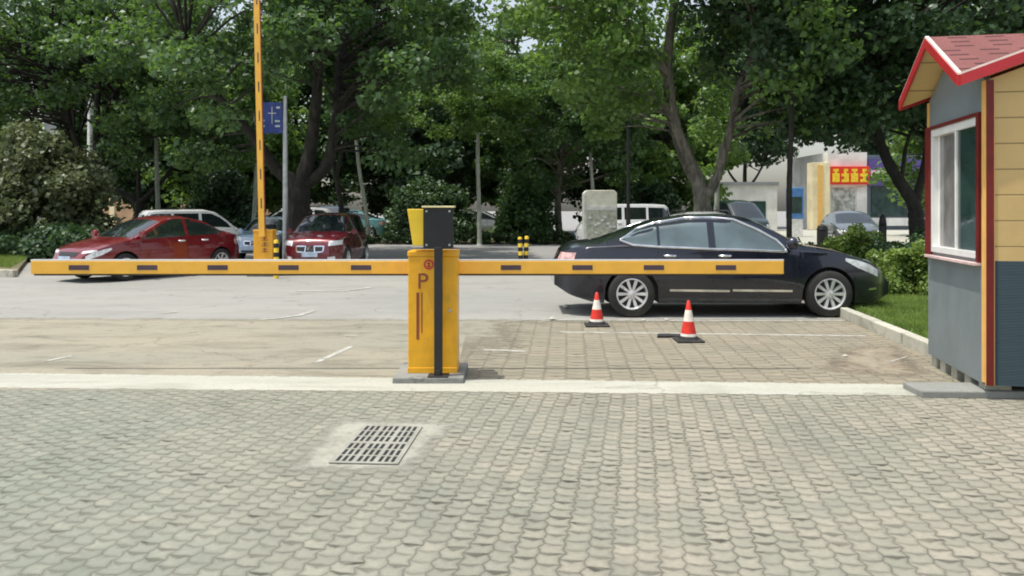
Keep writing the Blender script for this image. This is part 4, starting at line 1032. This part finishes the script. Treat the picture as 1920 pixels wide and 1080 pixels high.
bush(1505, 22, 1.3, .75, 24, 'small dark plant beside the slim dark tree', 'leaf_h', 75, .08, 150, .02, cr=.2)
bush(1780, 19, 2.2, 1.5, 50, 'dark bush seen behind the booth corner', 'leaf_d', 76, .09, 150, .05, cr=.3)
# hedge
def hedge(px0, px1, Y, h_, label, seed):
    x0, x1 = (px0-960)/F*Y, (px1-960)/F*Y; r = random.Random(seed); cl = []
    n = int((x1-x0)*13)
    for i in range(n): cl.append((r.uniform(x0, x1), Y+r.uniform(0, 1.0), r.uniform(.12, h_-.1), .2))
    root = empty('hedge', (0, 0, 0), 0, label, 'hedge')
    b = MB()
    for i in range(int((x1-x0)*2)): b.tube([(x0+i*.5+.2, Y+.5, 0), (x0+i*.5+.2, Y+.5, h_*.7)], .03, 6)
    b.build('stems', M['bark_d'], root)
    me = leaf_mesh('foliage', cl, 120, .085, seed, .8); me.materials.append(M['leaf_h'])
    o = bpy.data.objects.new('foliage', me); COL.objects.link(o); o.parent = root
hedge(560, 1240, 34.6, .62, 'long low clipped hedge beyond the road', 81)
# grass on the lawn and verge
def grass(name, poly, n, z, hgt, seed, m):
    r = np.random.default_rng(seed); P_ = np.array(poly); lo, hi = P_.min(0), P_.max(0)
    p = lo+(hi-lo)*r.random((n*3, 2)); ins = np.zeros(len(p), bool); j = len(P_)-1
    for i in range(len(P_)):
        xi, yi = P_[i]; xj, yj = P_[j]
        ins ^= ((yi > p[:, 1]) != (yj > p[:, 1])) & (p[:, 0] < (xj-xi)*(p[:, 1]-yi)/(yj-yi+1e-9)+xi); j = i
    p = p[ins][:n]; n = len(p); a = r.random(n)*2*math.pi; hh = hgt*(.5+r.random(n)); lx = r.normal(size=(n, 2))*hgt*.4
    v = np.zeros((n, 3, 3)); dx = np.stack([np.cos(a), np.sin(a)], 1)*.006
    v[:, 0, :2] = p-dx; v[:, 1, :2] = p+dx; v[:, 2, :2] = p+lx; v[:, :2, 2] = z; v[:, 2, 2] = z+hh
    me = bpy.data.meshes.new(name); me.vertices.add(n*3); me.vertices.foreach_set('co', v.reshape(-1)); me.loops.add(n*3)
    me.loops.foreach_set('vertex_index', np.arange(n*3)); me.polygons.add(n); me.polygons.foreach_set('loop_start', np.arange(n)*3); me.update()
    me.materials.append(m); o = bpy.data.objects.new(name, me); COL.objects.link(o); return tag(o, kind='stuff')
tag(grass('grass', [tuple(k0-kd*.3+Vector((.15, 0))), (7, 8), (8, 14), tuple(k1+kd*3+Vector((.15, 0)))], 60000, .1, .06, 5, M['leaf_y']), 'short bright grass on the lawn beside the booth', 'grass')
tag(grass('grass', [G(-200, 500), G(20, 512), G(70, 480), (-15, 29), (-24, 29)], 50000, .12, .1, 6, M['leaf_y']), 'grass on the verge at the left edge', 'grass')

# ---------------------------------------------------------------- street furniture and buildings
# cream cabinet
cx, cy = (1124-960)/F*28, 28
cb = empty('utility_cabinet', (cx, cy, 0), 0, 'tall cream utility cabinet with rounded top behind the dark sedan boot', 'utility cabinet')
hw_ = 31*28/F; ct = P(0, 357, 28).z
pr = [(-hw_, .1), (hw_, .1), (hw_, ct-.1), (hw_-.1, ct), (-hw_+.1, ct), (-hw_, ct-.1)]
MB().prism(pr, -.3, .3, 'y').build('cabinet_body', M['cream_c'], cb, bevel=.02)
MB().box(-hw_-.02, hw_+.02, -.33, .33, 0, .1).build('cabinet_plinth', M['slab'], cb)
MB().box(-hw_+.1, hw_-.02, -.312, -.301, .15, ct-.7).build('notice_panel', mat('speckled notices', (.46, .48, .40), .7, var=.3, scale=9), cb)
MB().box(-hw_+.1, hw_-.02, -.312, -.301, ct-.68, ct-.55).build('light_band', M['white'], cb)
b = MB(); r = random.Random(3)
for i in range(14):
    x, z = r.uniform(-hw_+.15, hw_-.15), r.uniform(.5, ct-.85); MB().box(x, x+.1, -.318-.0003*i, -.3125, z, z+.07).build('sticker', M['white'], cb)
MB().box(-hw_-.012, -hw_+.06, -.315, -.302, .12, ct-.12).build('corner_edge', M['white'], cb)
# sign pole with blue sign
Ys = 21.8; sx = (535-960)/F*Ys
sp = empty('sign_pole', (sx, Ys, 0), 0, 'grey pole carrying a blue sign with white marks, left of the forked tree', 'sign pole')
MB().tube([(0, 0, 0), (0, 0, P(0, 180, Ys).z)], [.085, .06], 14).build('pole', M['steel'], sp, smooth=60)
zt, zb_ = P(0, 192, Ys).z, P(0, 250, Ys).z
MB().box(-.75, -.07, -.03, .02, zb_, zt).build('sign_board', M['sblue'], sp, bevel=.01)
g = MB()
MB().box(-.366, -.342, -.036, -.0305, zb_+(zt-zb_)*.3, zb_+(zt-zb_)*.85).box(-.464, -.233, -.0362, -.0306, zb_+(zt-zb_)*.63, zb_+(zt-zb_)*.66).build('cross_mark', M['steel'], sp)
for (a_, b_, c_, d_) in ((.1, .3, .2, .26), (.1, .3, .38, .44), (.7, .9, .2, .26), (.7, .9, .36, .42), (.12, .22, .7, .9), (.75, .9, .8, .86)):
    MB().box(-.75+.68*a_, -.75+.68*b_, -.036, -.0305, zb_+(zt-zb_)*c_, zb_+(zt-zb_)*d_).build('character', M['steel'], sp)
# lamp posts
def lamp(px, Y, ytop, m, label, r=.06, group=None):
    l = empty('lamp_post', ((px-960)/F*Y, Y, 0), 0, label, 'lamp post', group); zt = P(0, ytop, Y).z
    MB().lathe([(r*2, 0), (r*2, .25), (r*1.3, .3), (r*1.2, 1.4), (r, 1.5), (r*.7, zt)], 14).build('pole', m, l, smooth=40)
    MB().lathe([(.02, zt), (.16, zt+.05), (.2, zt+.3), (.12, zt+.42), (.01, zt+.46)], 16).build('lamp_head', M['lamp'] if m is M['white'] else M['blackm'], l, smooth=40)
lamp(1178, 30, 225, M['blackm'], 'dark lamp post between the cream cabinet and the twisting tree', .07)
lamp(170, 38, 190, M['white'], 'white lamp post standing among the dark trunks at the left', .18)
# blue booth and bins
x, y = (1490-960)/F*44, 44
bb = empty('phone_booth', (x, y, .02), 0, 'small blue booth with a white base right of the slim dark tree', 'booth')
MB().box(-.35, .35, -.3, .3, 0, 1.0).build('booth_base', M['white'], bb, bevel=.02)
MB().box(-.38, .38, -.33, .33, 1.0, 2.7).build('booth_shell', M['booth'], bb, bevel=.04)
MB().box(-.28, .28, -.34, -.332, 1.3, 2.2).build('booth_window', M['glass'], bb)
def bin_(px, Y, w_, h_, label):
    b = empty('litter_bin', ((px-960)/F*Y, Y, .02), 0, label, 'litter bin')
    MB().lathe([(w_*.42, 0), (w_*.5, .05), (w_*.5, h_*.75), (w_*.46, h_*.76)], 20).build('bin_body', M['blackm'], b, smooth=40)
    MB().lathe([(w_*.46, h_*.76), (w_*.53, h_*.78), (w_*.4, h_*.93), (.02, h_)], 20).build('bin_lid', M['black'], b, smooth=40)
bin_(1542, 30, .40, .95, 'short black litter bin on the pale pavement left of the round bush')
bin_(1655, 22, .2, 1.38, 'slim dark bin with a domed lid right of the grey car')
# shops at the right
Y = 60
def XZ(px, Y): return (px-960)/F*Y
sh = empty('shop_building', (XZ(1590, Y), Y, 0), 0, 'cream shop with a red sign and yellow characters', 'shop')
x0, x1 = XZ(1522, Y)-XZ(1590, Y), XZ(1629, Y)-XZ(1590, Y)
zz = lambda py, Y_=60: P(0, py, Y_).z
MB().box(x0+1.3, x1, .3, 8, 0, zz(285)).build('wall', M['wall_w'], sh)
MB().box(x0, x0+1.3, -.2, 1, 0, zz(305)).build('pillar', M['cream'], sh, bevel=.03)
MB().box(x0+.35, x0+.75, -.26, -.201, 0, zz(310)).build('pillar_strip', M['ytrim'], sh)
MB().box(x0+1.3, x1, -.15, .3, zz(346), zz(312)).build('sign_board', M['signr'], sh, bevel=.02)
g = MB(); gx0 = x0+1.4; gww = (x1-gx0-.1)/4
for k in range(4):
    a0 = gx0+k*gww; zb0, zt0 = zz(343), zz(317); hh_ = zt0-zb0
    g.box(a0+.08, a0+gww-.08, -.2, -.152, zb0+hh_*.06, zb0+hh_*.26)
    g.box(a0+.08, a0+gww-.08, -.2, -.152, zb0+hh_*.46, zb0+hh_*.66)
    g.box(a0+.15+.1*(k % 2), a0+gww-.15, -.2, -.152, zb0+hh_*.82, zb0+hh_*1.0)
    for q in (.25, .5, .75)[k % 2:]: g.box(a0+gww*q-.08, a0+gww*q+.08, -.205, -.153, zb0+hh_*.1, zb0+hh_*(.95 if q == .5 else .7))
g.build('sign_lettering', M['ygl'], sh)
MB().box(x0+1.6, x1-.9, .26, .298, .6, zz(352)).build('shop_window', mat('pale shop window', (.42, .43, .4), .2, var=.5, scale=2.5), sh)
MB().box(x1-.8, x1-.1, .25, .298, .0, zz(350)).build('door', M['wall_w'], sh)
s2 = empty('shop_building', (XZ(1630, Y), Y, 0), 0, 'slate grey shop with a purple and pink sign, right of the cream shop', 'shop')
MB().box(.02, 9, .4, 8, 0, zz(290)).build('wall', M['slate'], s2)
MB().box(.05, 9, .1, .39, zz(318), zz(298)).build('sign_board', M['purple'], s2)
MB().box(.15, 2.4, .0, .38, zz(331), zz(319)).build('sign_lettering', M['pink'], s2)
MB().box(.05, 9, .15, .38, zz(348), zz(332.5)).build('lower_sign', M['purple'], s2)
MB().box(.3, 3.3, .3, .398, 1.0, zz(350)).build('shop_window', M['glass'], s2)
MB().box(3.6, 8.5, .3, .398, 1.0, zz(350)).build('shop_window', M['glass'], s2)
MB().box(.05, 9, .2, .395, .3, .9).build('sill_band', M['wall_w'], s2)
s3 = empty('white_building', (XZ(1425, 56), 56, 0), 0, 'pale white building glimpsed under the trees left of the cream shop', 'building')
MB().box(-3.2, 1.2, 0, 8, 0, 3.2).build('wall', M['wall_w'], s3)
MB().box(-3.3, 1.3, -.15, 8.1, 3.2, 3.45).build('roof_edge', M['wall_g'], s3)
for k in range(2): MB().box(-2.6+k*1.9, -1.5+k*1.9, -.04, -.001, .9, 2.1).build('window', M['glass'], s3)
# shop row at the left
Y = 66
lb = empty('shop_row', (XZ(330, Y), Y, 0), 0, 'tan shop row with a red fascia and dark windows behind the left trees', 'building')
MB().box(-11, 7.5, .3, 9, 0, zz(345, Y)).build('lower_wall', M['tan'], lb)
MB().box(-11, 7.5, .4, 9, zz(345, Y), zz(285, Y)).build('upper_wall', M['wall_g'], lb)
for k in range(7): MB().box(-10.4+k*2.5, -8.4+k*2.5, .33, .398, zz(340, Y), zz(292, Y)).build('window', M['glass'], lb)
MB().box(-11, 7.5, .0, .6, zz(285, Y), zz(263, Y)).build('fascia', M['awn'], lb)
MB().box(-11, 7.5, .2, 9, zz(263, Y), zz(200, Y)).build('top_wall', M['wall_g'], lb)
for k in range(5): MB().box(-9+k*3.4, -8.6+k*3.4, .2, .299, 0, zz(346, Y)).build('pilaster', M['cream'], lb)
print('script done', len(bpy.data.objects))
